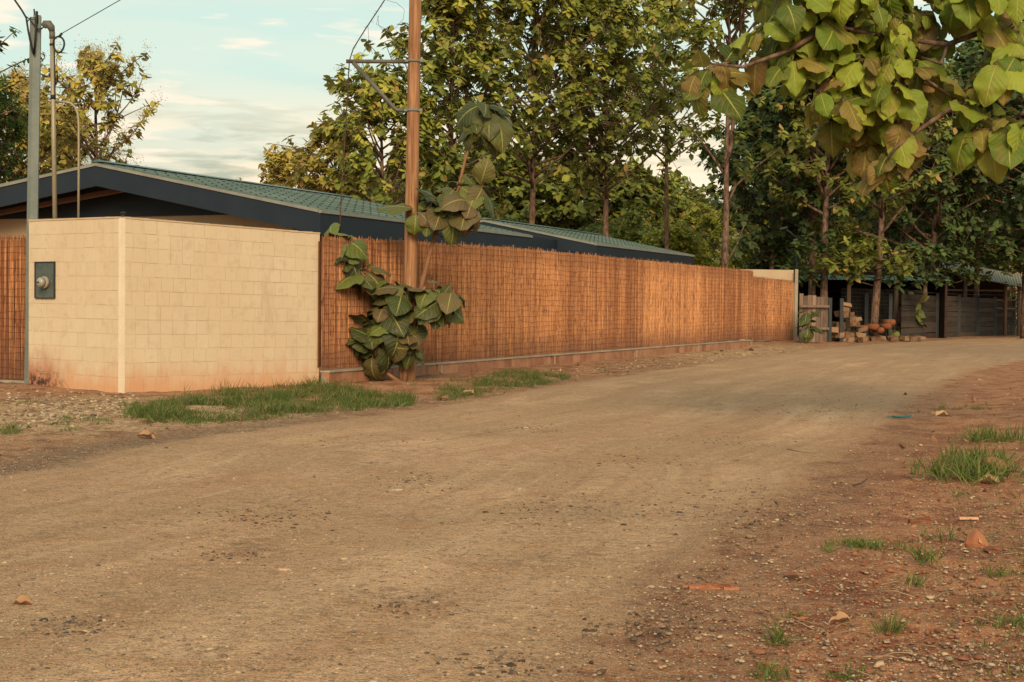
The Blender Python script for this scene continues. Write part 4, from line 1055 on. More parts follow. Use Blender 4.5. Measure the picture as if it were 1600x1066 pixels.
# ================================================================== OVERHANGING TEAK, TOP RIGHT
def near_teak():
    rng = np.random.default_rng(8)
    Y = 12.6; b = Vector((6.0, 13.4, 0)); b.z = hz(b.x, b.y)
    t = thing('overhanging_teak', 'near teak tree whose big-leaved branches hang into the top right of the view', 'tree', b)
    st = MB(); tr = [b + Vector((0, 0, -.2)), b + Vector((.05, -.1, 1.2)), b + Vector((-.05, -.15, 2.6)), b + Vector((-.15, -.2, 4)), b + Vector((-.2, -.2, 5.4)), b + Vector((-.15, -.2, 7))]
    st.tube(tr, [.17, .15, .13, .11, .08, .04], 12)
    specs = []; pet = []
    def br(px, dep, r0, src=None):
        pts = ([src] if src is not None else []) + [P(x, y, d) for (x, y), d in zip(px, dep)]
        m = len(pts); st.tube(pts, [r0 + (.010 - r0) * i / (m - 1) for i in range(m)], 7)
    # limbs entering from the right
    br([(1640, 60), (1560, 40), (1480, 70), (1400, 60), (1300, 40), (1225, 50)], [13, 12.8, 12.6, 12.6, 12.5, 12.4], .04, tr[3])
    br([(1300, 40), (1230, 80), (1160, 105), (1112, 100)], [12.5, 12.4, 12.3, 12.2], .025)
    br([(1640, 120), (1560, 130), (1500, 160), (1440, 120), (1380, 150)], [13, 12.8, 12.6, 12.6, 12.4], .032, tr[2])
    br([(1500, 160), (1440, 200), (1400, 230), (1385, 250)], [12.6, 12.5, 12.4, 12.4], .025)
    br([(1640, 180), (1600, 175), (1560, 200)], [12.9, 12.6, 12.3], .03, tr[2])
    br([(1640, -40), (1540, -60), (1440, -50), (1330, -70), (1230, -60)], [13.2, 13, 12.9, 12.8, 12.8], .05, tr[4])
    br([(1560, 40), (1520, 10), (1500, -20)], [12.8, 12.6, 12.4], .02); br([(1480, 70), (1470, 100), (1440, 90)], [12.6, 12.4, 12.3], .018)
    br([(1400, 60), (1395, 95), (1360, 120)], [12.6, 12.4, 12.3], .018)
    F = (-.1, -.9, .15)
    cl = [ (1110, 96, 9, 68, .55, .35, .5, (-.2, -.3, .9)), (1092, 112, 4, 64, .35, .7, .5, (-.9, -.3, .5)), (1140, 100, 5, 64, .6, .5, .5, (.7, -.3, .5)), (1125, 112, 4, 56, .4, .25, .9, (.3, -.5, .5)),
        (1215, 55, 7, 68, .62, .25, .8, (-.4, -.3, .8)), (1190, 40, 5, 58, .60, .35, .7, (-.7, -.2, .5)), (1235, 80, 6, 66, .75, .15, .8, (-.1, -.5, .7)), (1180, 75, 4, 56, .55, .6, .6, (-.8, -.3, .3)), (1225, 10, 6, 62, .6, .2, .7, (-.2, -.3, .8)), (1260, -5, 6, 64, .65, .2, .7, (0, -.4, .8)),
        (1320, 60, 7, 68, .65, .3, .7, (-.3, -.4, .7)), (1350, 85, 6, 64, .7, .3, .8, (0, -.6, .6)), (1300, 120, 6, 62, .65, .3, .8, (-.5, -.4, .5)), (1280, 140, 5, 58, .5, .45, .8, (-.6, -.3, .4)), (1385, 80, 6, 64, .7, .25, .7, (.3, -.5, .6)), (1340, 20, 6, 64, .65, .25, .7, (0, -.4, .7)), (1400, 20, 6, 62, .7, .2, .7, (.2, -.5, .7)), (1290, 90, 5, 58, .4, .4, .8, (-.4, -.3, .5)),
        (1375, 150, 7, 72, .8, .2, .8, (-.1, -.6, .6)), (1405, 140, 6, 62, .7, .35, .8, (.3, -.5, .5)), (1335, 165, 6, 62, .6, .3, .8, (-.4, -.5, .5)), (1300, 180, 4, 56, .5, .3, .9, (-.7, -.3, .3)), (1430, 115, 5, 60, .8, .25, .7, (.5, -.4, .5)), (1370, 190, 6, 60, .4, .5, .9, (-.1, -.7, .3)), (1410, 185, 6, 62, .5, .6, .9, (.3, -.6, .3)),
        (1385, 245, 6, 58, .3, .85, .95, (0, -.4, .3)), (1405, 235, 5, 56, .35, .85, .95, (.4, -.3, .2)), (1350, 225, 5, 56, .3, .75, .95, (-.4, -.3, .2)), (1430, 215, 4, 56, .4, .8, .9, (.6, -.3, .2)), (1340, 200, 4, 50, .25, .6, .9, (-.4, .1, .3)),
        (1530, 15, 7, 70, .8, .12, .7, (-.1, -.5, .7)), (1570, 5, 6, 68, .85, .1, .7, (.3, -.5, .6)), (1500, -15, 6, 64, .75, .15, .7, (-.4, -.3, .7)), (1590, 60, 4, 64, .7, .25, .7, (.5, -.4, .5)),
        (1560, 95, 6, 70, .75, .15, .75, (-.5, -.5, .6)), (1590, 90, 5, 66, .8, .15, .7, (.3, -.6, .5)), (1540, 100, 4, 62, .6, .3, .7, (-.8, -.3, .3)),
        (1555, 190, 7, 78, .82, .12, .8, (-.1, -.6, .6)), (1585, 185, 5, 70, .8, .15, .7, (.3, -.5, .6)), (1520, 195, 5, 66, .65, .25, .7, (-.8, -.4, .4)), (1600, 215, 4, 60, .6, .3, .8, (.6, -.4, .3)),
        (1440, 10, 5, 56, .35, .4, .8, (0, .2, .6)), (1460, 60, 4, 54, .25, .5, .8, (0, .3, .5)), (1460, 140, 4, 54, .3, .6, .8, (.2, .3, .5)), (1290, 30, 5, 56, .3, .4, .8, (0, .4, .6)), (1250, 50, 4, 54, .35, .5, .8, (0, .4, .5)), (1340, 130, 5, 54, .2, .5, .8, (0, .4, .4)), (1420, 160, 5, 54, .2, .6, .8, (0, .4, .4)),  # rear clusters, leaf tones lowered to paint shade inside the crown
    ]
    while len(cl) < 160:
        x = rng.uniform(1165, 1660); y = rng.uniform(-120, 225)
        lim = 215 - abs(x - 1385) * .75 if x < 1470 else (20 if x < 1500 else 205)
        if y > lim or (1432 < x < 1515 and y > 25): continue
        deep = rng.random() < .6  # inner clusters get darker leaves, crown shade put into the tone
        cl.append((x, y, 5, rng.uniform(48, 74), .35 if deep else .75, .30 if deep else .12, .8, (rng.normal(0, .4), .4 if deep else -.5, .7)))
    for (x, y, n, lp, tm, brn, dr, ax) in cl:
        lp *= .95
        dd = 12.2 + rng.random() * .7 + (0.5 if ax[1] > 0 else 0)
        s, p = cluster(P(x, y, dd), ax, n, lp / FPX * dd, rng, tm, brn, droop=dr * rng.uniform(.8, 1.5), face=F if ax[1] < 0 else None, wf=.74); specs += s; pet += p
    # the rest of the crown above and beside the view
    for i in range(14):
        q = Vector((b.x + rng.normal(-1.2, 1.6), b.y + rng.normal(0, 1.1), 4.6 + rng.random() * 2.4))
        s, p = cluster(q, (rng.normal(0, .4), rng.normal(0, .4), 1), 7, .38, rng, .55, .2); specs += s; pet += p
        o = tr[3].lerp(tr[5], rng.random()); st.tube([o, (o + q) / 2 + Vector((0, 0, -.1)), q], [.03, .02, .01], 5)
    for bb, p in pet: st.tube([bb - np.array([0, 0, .0]), p], [.007, .005], 5, True, False)
    st.build('trunk', BARK, t)
    big_leaves('crown', specs, LEAF_NEAR, t, rng, 14, 8, .062)
near_teak()

# ================================================================== TREES BEHIND
def tr_(px, Y, ytop, ybot, rpx, seed, label, **kw):
    b = P(px, 480, Y); H = P(px, ytop, Y).z; cb = max(P(px, ybot, Y).z, .6)
    kw['nl'] = int(kw.get('nl', 26) * 1.35)
    return tree(Vector((b.x, b.y, 0)), H, cb, rpx * 1.12 * Y / FPX, seed, label, **kw)
tr_(150, 45, 98, 330, 92, 101, 'sparse sunlit teak with pale flower heads behind the left end of the roof', mat=LEAF_SUN, nl=19, subs=5, leafL=.28, flower=.9, mean=.55, brown=.15, per=7)
tr_(30, 44, 128, 330, 60, 102, 'yellowish teak at the left edge behind the steel post', mat=LEAF_SUN, nl=24, subs=6, leafL=.29, flower=.6, mean=.6, brown=.2, per=6)
tr_(95, 50, 190, 330, 62, 122, 'low yellow-green teak between the steel post and the sparse flowering teak', mat=LEAF_SUN, nl=24, subs=6, leafL=.28, flower=.7, mean=.6, brown=.2, per=6)
tr_(-5, 40, 165, 320, 52, 103, 'bushy dark green tree low at the left edge', mat=LEAF_GRN, nl=26, subs=6, leafL=.16, per=9, profile='round', name='broadleaf_tree', wfac=.45)
tr_(-55, 38, 30, 250, 62, 104, 'tall tree almost outside the left edge, only leaf tips in view', mat=LEAF_GRN, nl=22, subs=5, leafL=.2, per=7, name='broadleaf_tree')
tr_(592, 50, 128, 340, 88, 105, 'teak with a ragged sloping crown left of the wooden pole', mat=LEAF_TEAK, nl=28, subs=5, leafL=.34, mean=.58, brown=.2, flower=.05)
tr_(520, 53, 205, 340, 62, 106, 'medium teak stepping down toward the roof, left of the hanging cable', mat=LEAF_SUN, nl=20, subs=5, leafL=.30, mean=.35, brown=.2)
tr_(452, 56, 252, 350, 50, 107, 'lowest sunlit teak crown just above the green roof', mat=LEAF_SUN, nl=18, subs=5, leafL=.28, mean=.45, brown=.25, flower=.1)
tr_(372, 48, 277, 420, 7, 108, 'tiny leafy treetop poking over the green roof', mat=LEAF_TEAK, nl=3, subs=0, leafL=.16, mean=.5, per=6, trunk_r=.05)
tr_(702, 52, -60, 345, 95, 109, 'tall dense teak directly right of the wooden pole', mat=LEAF_TEAK, nl=40, subs=8, leafL=.35, mean=.54, flower=.05, trunk_r=.13)
tr_(829, 55, -90, 300, 125, 110, 'tall broad teak with a dark trunk above the middle of the fence', mat=LEAF_TEAK, nl=46, subs=8, leafL=.35, mean=.52, flower=.04, trunk_r=.16)
tr_(945, 57, 2, 320, 118, 111, 'full-height teak with flower heads at its top, trunk right of the roof ridge', mat=LEAF_TEAK, nl=44, subs=8, leafL=.34, mean=.5, brown=.12, flower=.2, trunk_r=.16, topy=.6)
tr_(1042, 64, -10, 260, 82, 112, 'open-crowned teak with sky gaps left of the forked trunk', mat=LEAF_TEAK, nl=30, subs=4, leafL=.40, mean=.6, brown=.15, flower=.1)
def forked():
    Y = 50; b = P(1130, 480, Y)
    t = tr_(1130, Y, -60, 130, 110, 113, 'slender teak with a tall bare reddish trunk that forks, above the fence', mat=LEAF_TEAK, nl=26, subs=4, leafL=.37, mean=.52, brown=.15, trunk_r=.15)
    m = MB(); m.tube([P(1131, 262, Y), P(1141, 235, Y), P(1146, 190, Y), P(1150, 120, Y), P(1158, 40, Y), P(1162, -30, Y)], [.08, .075, .065, .055, .045, .03], 8)
    m.tube([P(1130, 270, Y), P(1110, 240, Y), P(1080, 200, Y), P(1062, 185, Y)], [.05, .04, .03, .015], 6)
    m.tube([P(1132, 330, Y), P(1150, 290, Y), P(1180, 262, Y), P(1215, 235, Y)], [.05, .04, .03, .015], 6)
    m.tube([P(1130, 420, Y - .1), P(1150, 385, Y - .1), P(1163, 352, Y - .1)], [.03, .022, .012], 6)
    m.build('fork', BARK, t)
    rng = np.random.default_rng(3); T = []; A = []
    for (x, y, k) in ((1060, 190, 6), (1080, 215, 5), (1100, 200, 4), (1180, 250, 6), (1215, 235, 6), (1145, 210, 4), (1095, 165, 5), (1160, 150, 5), (1200, 270, 5), (1120, 310, 4), (1085, 310, 4)):
        for _ in range(k): q = P(x + rng.normal(0, 16), y + rng.normal(0, 14), Y + rng.normal(0, .5)); T.append(q); A.append((rng.normal(0, .4), rng.normal(0, .4), 1))
    T = np.array(T); A = np.array(A); Pp, D, N = whorl_leaves(T, A, rng, 6); n = len(Pp); L = .36 * rng.uniform(.6, 1.1, n)
    link('side_foliage', leaf_mesh('side_foliage', Pp, D, N, L, L * .6, rng.uniform(.2, 1.2, n), tone(n, rng, T, 5, 10, 6, .45), 3, 2, .04, rng=rng), LEAF_TEAK, t)
forked()
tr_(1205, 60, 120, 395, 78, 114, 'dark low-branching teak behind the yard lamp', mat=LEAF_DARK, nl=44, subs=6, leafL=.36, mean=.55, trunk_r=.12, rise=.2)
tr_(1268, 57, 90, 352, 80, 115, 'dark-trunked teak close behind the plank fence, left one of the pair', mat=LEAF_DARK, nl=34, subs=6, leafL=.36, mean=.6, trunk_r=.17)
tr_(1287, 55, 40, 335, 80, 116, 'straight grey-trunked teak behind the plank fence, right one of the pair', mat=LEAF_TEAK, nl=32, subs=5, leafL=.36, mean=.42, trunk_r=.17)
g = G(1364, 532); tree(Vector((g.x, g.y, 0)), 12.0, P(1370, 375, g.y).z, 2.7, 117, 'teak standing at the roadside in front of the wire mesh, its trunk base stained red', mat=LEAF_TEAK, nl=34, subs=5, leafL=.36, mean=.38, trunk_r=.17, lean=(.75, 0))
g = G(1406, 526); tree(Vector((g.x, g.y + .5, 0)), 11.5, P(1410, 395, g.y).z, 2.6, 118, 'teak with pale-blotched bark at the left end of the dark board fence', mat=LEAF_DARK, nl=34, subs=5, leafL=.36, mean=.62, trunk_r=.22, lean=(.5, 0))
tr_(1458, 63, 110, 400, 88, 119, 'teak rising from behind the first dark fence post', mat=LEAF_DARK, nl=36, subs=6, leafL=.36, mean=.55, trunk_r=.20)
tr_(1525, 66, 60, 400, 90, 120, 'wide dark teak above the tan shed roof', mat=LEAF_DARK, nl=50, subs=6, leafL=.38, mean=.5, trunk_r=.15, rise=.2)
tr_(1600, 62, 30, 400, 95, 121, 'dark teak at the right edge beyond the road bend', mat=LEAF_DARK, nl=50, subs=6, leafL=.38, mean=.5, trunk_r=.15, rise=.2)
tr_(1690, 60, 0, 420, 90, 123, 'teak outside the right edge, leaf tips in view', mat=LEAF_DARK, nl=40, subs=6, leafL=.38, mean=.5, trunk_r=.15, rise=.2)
back = [(560, 70, 270, 55, 'behind the ragged teak'), (625, 74, 262, 55, 'just left of the wooden pole'), (680, 74, 235, 60, 'just right of the wooden pole'), (745, 78, 225, 60, 'left of the tall broad teak'), (800, 74, 240, 58, 'behind the tall broad teak'), (868, 76, 240, 60, 'right of the tall broad teak'), (925, 80, 250, 58, 'behind the flowering teak'), (985, 80, 262, 58, 'right of the flowering teak'), (1040, 84, 285, 52, 'under the open-crowned teak'), (1086, 90, 322, 42, 'low, left of the bare trunk'),
        (1180, 84, 170, 62, 'left of the yard lamp'), (1240, 76, 130, 66, 'over the small reed gate'), (1310, 80, 100, 72, 'between the paired trunks and the roadside teak'), (1375, 76, 90, 72, 'behind the roadside teak'), (1440, 82, 80, 74, 'above the blotched trunk'), (1505, 78, 90, 74, 'above the tan shed ridge'), (1570, 84, 80, 76, 'above the tan shed eave'), (1640, 78, 80, 76, 'cut by the right edge'),
        (1340, 95, 180, 70, 'far behind the green tin shed'), (1410, 92, 150, 70, 'far behind the dark board fence'), (1480, 94, 170, 70, 'far behind the tan shed ridge'), (1545, 92, 160, 70, 'far behind the tan shed posts'), (1280, 96, 200, 70, 'far behind the paired trunks'), (1215, 94, 240, 60, 'far behind the yard lamp')]
for i, (x, Y, yt, r, wh) in enumerate(back):
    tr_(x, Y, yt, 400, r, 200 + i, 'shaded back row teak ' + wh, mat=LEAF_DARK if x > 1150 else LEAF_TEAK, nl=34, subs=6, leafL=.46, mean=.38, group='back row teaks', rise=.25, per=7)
for i, (x, Y, yt, rp, mt, mn, lab) in enumerate([
    (1105, 68, 322, 62, LEAF_YEL, .85, 'bright yellow-green bush behind the fence beside the bare trunk'),
    (1165, 70, 335, 50, LEAF_YEL, .75, 'yellow-green bush between the bare trunk and the yard lamp'),
    (1045, 66, 355, 48, LEAF_YEL, .30, 'green bush just beyond the far end of the roof'),
    (985, 70, 345, 50, LEAF_TEAK, .6, 'mid-green bush behind the roof slope right of the flowering teak'),
    (1215, 62, 375, 45, LEAF_DARK, .6, 'dark bush above the small reed gate'),
    (1325, 74, 365, 48, LEAF_YEL, .28, 'sunlit green bush seen between the shed and teak trunks'),
    (905, 68, 355, 45, LEAF_TEAK, .4, 'shaded bush under the broad teak behind the roof'),
    (780, 64, 330, 50, LEAF_TEAK, .35, 'dim bush low behind the roof near the middle'),
    (690, 62, 315, 50, LEAF_TEAK, .5, 'bush behind the roof to the right of the wooden pole'),
    (600, 60, 300, 60, LEAF_SUN, .2, 'bush behind the roof under the ragged teak'),
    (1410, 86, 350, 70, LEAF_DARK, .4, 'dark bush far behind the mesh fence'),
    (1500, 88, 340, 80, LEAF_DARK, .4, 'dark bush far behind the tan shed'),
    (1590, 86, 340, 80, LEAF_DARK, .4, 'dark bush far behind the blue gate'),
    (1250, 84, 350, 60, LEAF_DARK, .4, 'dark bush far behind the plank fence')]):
    b = P(x, 480, Y); H = P(x, yt, Y).z * (1.35 if Y < 80 else 1.1); shrub(Vector((b.x, b.y, 0)), H, rp * 1.25 * Y / FPX, 300 + i, lab, mt, .20, 2300, mn)

def low_foliage(t, Y, spots, seed, mat, L0=.36):
    rng = np.random.default_rng(seed); T = []; A = []; st = MB(); b = t.location
    for (x, y, k) in spots:
        c = P(x, y, Y); o = Vector((b.x, b.y, c.z - .5)); st.tube([o, (o + c) / 2 + Vector((0, 0, -.12)), c], [.03, .02, .01], 5)
        for _ in range(k * 2): q = P(x + rng.normal(0, 13), y + rng.normal(0, 8), Y + rng.normal(0, .4)); T.append(q); A.append((rng.normal(0, .4), rng.normal(0, .4), 1))
    T = np.array(T); A = np.array(A); Pp, D, N = whorl_leaves(T, A, rng, 6); n = len(Pp); L = L0 * rng.uniform(.6, 1.1, n)
    o = link('low_foliage', leaf_mesh('low_foliage', Pp, D, N, L, L * .65, rng.uniform(.2, 1.3, n), tone(n, rng, T, 2, 5, 6, .5), 3, 2, .04, rng=rng), mat, t)
    st.build('low_branch', BARK, o)
LF = {o.get('label', ''): o for o in C.objects if o.get('category') == 'tree'}
def byl(k): return next(o for l, o in LF.items() if k in l)
low_foliage(byl('roadside in front'), 54, [(1300, 412, 5), (1325, 425, 6), (1345, 405, 6), (1395, 402, 6), (1410, 418, 4), (1372, 385, 5), (1330, 385, 6)], 401, LEAF_TEAK)
low_foliage(byl('pale-blotched'), 57, [(1425, 425, 5), (1440, 402, 6), (1395, 425, 5), (1468, 385, 6), (1415, 385, 6), (1455, 432, 4)], 402, LEAF_DARK)
low_foliage(byl('first dark fence post'), 62, [(1495, 425, 6), (1515, 405, 7), (1485, 392, 7), (1540, 398, 7), (1535, 428, 4), (1470, 410, 5)], 403, LEAF_DARK)
low_foliage(byl('right one of the pair'), 55, [(1255, 415, 6), (1300, 395, 6), (1262, 385, 7), (1268, 432, 4), (1310, 372, 6)], 404, LEAF_DARK)
low_foliage(byl('right edge beyond'), 61, [(1570, 405, 7), (1595, 412, 6), (1560, 385, 7), (1600, 385, 7), (1620, 420, 6)], 405, LEAF_DARK)
low_foliage(byl('yard lamp'), 60, [(1195, 395, 7), (1225, 400, 7), (1180, 380, 6), (1215, 372, 7), (1240, 385, 5)], 406, LEAF_DARK)

# ================================================================== FAR RIGHT: FENCES, SHEDS, HEAPS
def far_right():
    # plank fence
    a = G(1248, 535); b = G(1293, 535); d = (b - a).normalized(); n = 7; L = (b - a).length
    t = thing('plank_fence', 'short fence of uneven weathered upright planks next to the concrete post', 'fence', (a.x, a.y, 0))
    for i in range(n):
        m = MB(); q = a + d * L * (i + .5) / n; z = P(1270, 461, a.y).z + random.uniform(-.08, .05)
        m.box((q.x, q.y + random.uniform(-.02, .02), z / 2 - .05), (L / n - .015, .03, z + .1), d + Vector((0, random.uniform(-.05, .05), 0)), None, (random.uniform(-.015, .015), 0, 1), random.uniform(.1, .9)); m.build('plank', PLANK, t)
    for z in (.5, 1.3): m = MB(); m.box(((a.x + b.x) / 2, a.y + .05, z), (L, .05, .08), d); m.build('rail', PLANK, t)
    # two dark gate posts
    for x, yt, lab in ((1296, 466, 'left of the two short dark metal posts by the timber heap'), (1314, 467, 'right of the two short dark metal posts by the timber heap')):
        p = G(x, 535); m = MB(); z = P(x, yt, p.y).z; m.box((p.x, p.y, z / 2 - .1), (.12, .12, z + .2)); m.box((p.x, p.y, z + .006), (.14, .14, .012))
        tag(m.build('metal_post', DKMETAL, origin=(p.x, p.y, 0)), lab, 'post')
    # wire mesh fence
    a = G(1318, 531.5); b = G(1452, 529); d = (b - a).normalized(); L = (b - a).length; a.y += .5; b.y += .5
    t = thing('mesh_fence', 'rusty welded wire mesh fence in front of the timber heap', 'fence', (a.x, a.y, 0)); ht = P(1380, 450, a.y).z
    m = MB(); k = 0; x = 0
    while x < L: q = a + d * x; m.tube([(q.x, q.y, .02), (q.x, q.y, ht + random.uniform(-.04, .04))], .0045, 3, False, False); x += .10
    z = .05
    while z < ht: m.tube([(a.x, a.y, z), (b.x, b.y, z)], .0045, 3, False, False); z += .15
    m.build('wire_mesh', STEEL, t)
    for x in (1356, 1394):
        q = G(x, 531); m = MB(); z = P(x, 459, q.y).z; m.box((q.x, q.y + .35, z / 2 - .1), (.14, .1, z + .2), None, None, None, .9); m.build('post', DKMETAL, t)
    # dark board fence
    xs = [1408, 1463, 1497, 1526, 1553, 1582]; yb = [530, 528, 526.5, 525.5, 524.5, 523.5]; yt = [461, 461, 464, 465, 467, 467]
    a = G(1408, 530)
    t = thing('board_fence', 'dark old board fence with black posts along the far bend of the road', 'fence', (a.x, a.y, 0))
    for i in range(6):
        q = G(xs[i], yb[i]); z = P(xs[i], yt[i] - 3, q.y).z
        if i: m = MB(); m.box((q.x, q.y - .06, z / 2 - .1), (.13, .1, z + .2)); m.build('post', DKMETAL, t)
        if i < 5:
            e = G(xs[i + 1], yb[i + 1]); dd = (e - q); Lp = dd.length; dd.normalize(); zt = P(xs[i], yt[i], q.y).z; zt2 = P(xs[i + 1], yt[i + 1], e.y).z
            m = MB(); rows = 8
            for r in range(rows):
                c = (q + e) / 2; z = (zt + zt2) / 2 * (r + .5) / rows
                m.box((c.x, c.y + random.uniform(-.012, .012), z), (Lp - .01, .03, (zt + zt2) / 2 / rows - .012), dd + Vector((0, 0, random.uniform(-.01, .01))), None, None, random.uniform(.1, .9))
            m.build('board_panel', DKBOARD, t)
    # barbed strands
    m = MB()
    for z in (.7, 1.2, 1.95): m.tube([G(1408, 530) + Vector((0, -.12, z)), G(1497, 526.5) + Vector((0, -.12, z - .04)), G(1582, 523.5) + Vector((0, -.12, z))], .006, 4)
    m.build('wire_strand', STEEL, t)
    # blue gate with crossed bars
    a = G(1584, 522); b = G(1650, 520); d = (b - a).normalized(); L = (b - a).length; zt = P(1584, 480, a.y).z
    t = thing('blue_gate', 'slate-blue metal gate with crossed braces at the right edge', 'gate', (a.x, a.y, 0)); m = MB()
    for i in range(3):
        q = a + d * L * i / 2; m.box((q.x, q.y, zt / 2 + .05), (.09, .07, zt), None)
    for z in (.12, zt * .5, zt): q = (a + b) / 2; m.box((q.x, q.y - .005, z), (L, .06, .07), d)
    m.build('gate_frame', BLUEGATE, t); m = MB()
    for i in range(2):
        for k in range(2):
            p = a + d * L * i / 2; q = a + d * L * (i + 1) / 2; z0, z1 = (.12, zt * .5) if k == 0 else (zt * .5, zt)
            for u, v in ((z0, z1), (z1, z0)):
                A = Vector((p.x, p.y - .03, u)); B = Vector((q.x, q.y - .03, v)); m.box((A + B) / 2, ((B - A).length, .02 if u < v else .03, .05), B - A)
    m.build('cross_brace', BLUEGATE, t)
    # shed A
    Y0, Y1 = 60.5, 68
    xl = P(1240, 480, Y0).x; xr = P(1478, 480, Y0).x
    t = thing('open_shed', 'open shed with a green tin roof and dark inside behind the mesh fence', 'shed', ((xl + xr) / 2, Y0, 0))
    def tin(x0, y0, z0, x1, y1, z1, mat, name='roof', axis='x'):
        """corrugated sheet sloping along axis x (z0 at x0, z1 at x1) or along y"""
        n = 160; V = []; F = []
        if axis == 'y':
            for i in range(n + 1):
                x = x0 + (x1 - x0) * i / n; w = .02 * math.sin(i * 1.57)
                V += [(x, y0, z0 + w), (x, y1, z1 + w), (x, y0, z0 + w - .02), (x, y1, z1 + w - .02)]
        else:
            for i in range(n + 1):
                y = y0 + (y1 - y0) * i / n; w = .02 * math.sin(i * 1.57)
                V += [(x0, y, z0 + w), (x1, y, z1 + w), (x0, y, z0 + w - .02), (x1, y, z1 + w - .02)]
        for i in range(n):
            o = 4 * i; F += [(o, o + 1, o + 5, o + 4), (o + 2, o + 6, o + 7, o + 3), (o, o + 4, o + 6, o + 2), (o + 1, o + 3, o + 7, o + 5)]
        m = MB(); m.add(V, F); return m.build(name, mat, t)
    ze = P(1350, 437, Y0).z
    tin(xl, Y0 - .6, ze, xr, Y1, ze + .35, TINGREEN, axis='y')
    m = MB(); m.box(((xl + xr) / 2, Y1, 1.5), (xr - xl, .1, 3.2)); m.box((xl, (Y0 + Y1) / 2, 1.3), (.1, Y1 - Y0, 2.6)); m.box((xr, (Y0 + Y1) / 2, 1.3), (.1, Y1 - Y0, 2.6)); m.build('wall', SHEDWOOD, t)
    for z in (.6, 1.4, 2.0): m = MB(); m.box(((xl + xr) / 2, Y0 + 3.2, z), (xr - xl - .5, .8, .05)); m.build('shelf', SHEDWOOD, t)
    for px in (1326, 1400, 1445):
        q = P(px, 480, Y0); m = MB(); m.tube([(q.x, Y0, -.1), (q.x, Y0, ze + .02)], .09, 8); m.build('post', SHEDPOST, t)
    # shed B
    Y0, Y1 = 68, 76
    xl = P(1478, 480, Y0).x; xr = P(1660, 480, Y0).x; z0 = P(1478, 404, Y0).z; z1 = P(1660, 456, Y0).z
    t = thing('open_shed', 'open timber shed with a sagging tan tin roof at the right', 'shed', ((xl + xr) / 2, Y0, 0))
    fl, fr_, bl, br_ = P(1480, 424, Y0 - .5), P(1660, 455, Y0 - .5), P(1466, 403, Y1), P(1660, 438, Y1)
    V = []; F = []; n = 170
    for i in range(n + 1):
        f = i / n; w = .02 * math.sin(i * 1.57)
        for a_, b_ in ((fl, fr_), (bl, br_)):
            for e in (0, -.02): q = a_.lerp(b_, f); V.append((q.x, q.y, q.z + w + e - .10 * math.sin(f * 3.14)))
    for i in range(n):
        o = 4 * i; F += [(o, o + 2, o + 6, o + 4), (o + 1, o + 5, o + 7, o + 3), (o, o + 4, o + 5, o + 1), (o + 2, o + 3, o + 7, o + 6)]
    m = MB(); m.add(V, F); m.build('roof', TINTAN, t); z0 = fl.z; z1 = fr_.z
    # long slope toward the viewer
    t0 = t
    m = MB(); m.box(((xl + xr) / 2, Y1, 1.6), (xr - xl, .1, 3.2)); m.build('wall', SHEDWOOD, t)
    for px in (1468 + 40, 1571, 1592, 1630):
        q = P(px, 480, Y0); f = (q.x - xl) / (xr - xl); m = MB(); m.tube([(q.x, Y0, -.1), (q.x, Y0, z0 + (z1 - z0) * f)], .085, 8); m.build('post', SHEDPOST, t)
    for z in (1.3, 1.7, 2.15): m = MB(); m.box(((xl + xr) / 2, Y0 + .1, z), (xr - xl, .05, .08), (1, 0, random.uniform(-.01, .01))); m.build('rail', SHEDPOST, t)
    # timber heap: cut blocks behind the mesh
    for i in range(70):
        px = random.uniform(1300, 1352) if i < 46 else random.uniform(1352, 1452); Yd = random.uniform(51.5, 53.5) + (0 if i < 46 else 3)
        q = P(px, 480, Yd); f = 1 - abs(px - 1322) / 42 if i < 46 else .1
        ly = int(max(1, (1.55 * max(f, .08)) / .19)); z = (i * 7 % ly) * .185
        m = MB(); m.box((0, 0, 0), (random.uniform(.18, .36), random.uniform(.15, .4), random.uniform(.12, .22)), (1, random.uniform(-.5, .5), random.uniform(-.3, .3)), None, (random.uniform(-.3, .3), 0, 1), random.uniform(.0, 1))
        o = m.build('timber_block', CUTWOOD); o.location = (q.x, q.y, z + .08)
        tag(o, 'pale cut timber block in the heap behind the metal posts' if i < 46 else 'loose cut timber block lying behind the mesh fence', 'timber', 'timber blocks in the heap' if i < 46 else 'timber blocks behind the mesh')
    for i, (px, py) in enumerate(((1347, 509), (1362, 507), (1383, 506), (1388, 500), (1372, 512))):
        Yd = 54.5; q = P(px, py + 4, Yd); m = MB(); m.tube([(0, -.3, 0), (0, .3, 0)], random.uniform(.09, .14), 9, True)
        o = m.build('sawn_log', ORANGEWOOD); o.location = q; o.rotation_euler = (0, 0, random.uniform(-.6, .6)); tag(o, 'orange sawn log end lying behind the mesh fence', 'log', 'orange sawn logs')
    # small roadside saplings
    def sapling(px, py, hpx, lp, n, seed, lab, tonem=.55):
        rng = np.random.default_rng(seed); g_ = onground(px, py); Y = g_.y
        t = thing('teak_seedling', lab, 'sapling', g_); st = MB(); top = P(px, py - hpx, Y)
        st.tube([g_ + Vector((0, 0, -.05)), g_.lerp(top, .5) + Vector((.03, 0, 0)), top], [.03, .022, .012], 6); sp = []
        for k in range(n):
            f = .25 + .75 * (k + 1) / n; s, p = cluster(g_.lerp(top, f), (rng.normal(0, .4), -.3, .8), 4, lp / FPX * Y, rng, tonem, .1, droop=.5, face=(0, -.5, .3)); sp += s
            for b0, p0 in p: st.tube([b0, p0], .008, 4)
        st.build('stem', STEM, t); big_leaves('foliage', sp, LEAF_YOUNG, t, rng, 5, 4)
    sapling(1263, 536, 50, 24, 5, 61, 'low large-leaved seedling against the plank fence', .3)
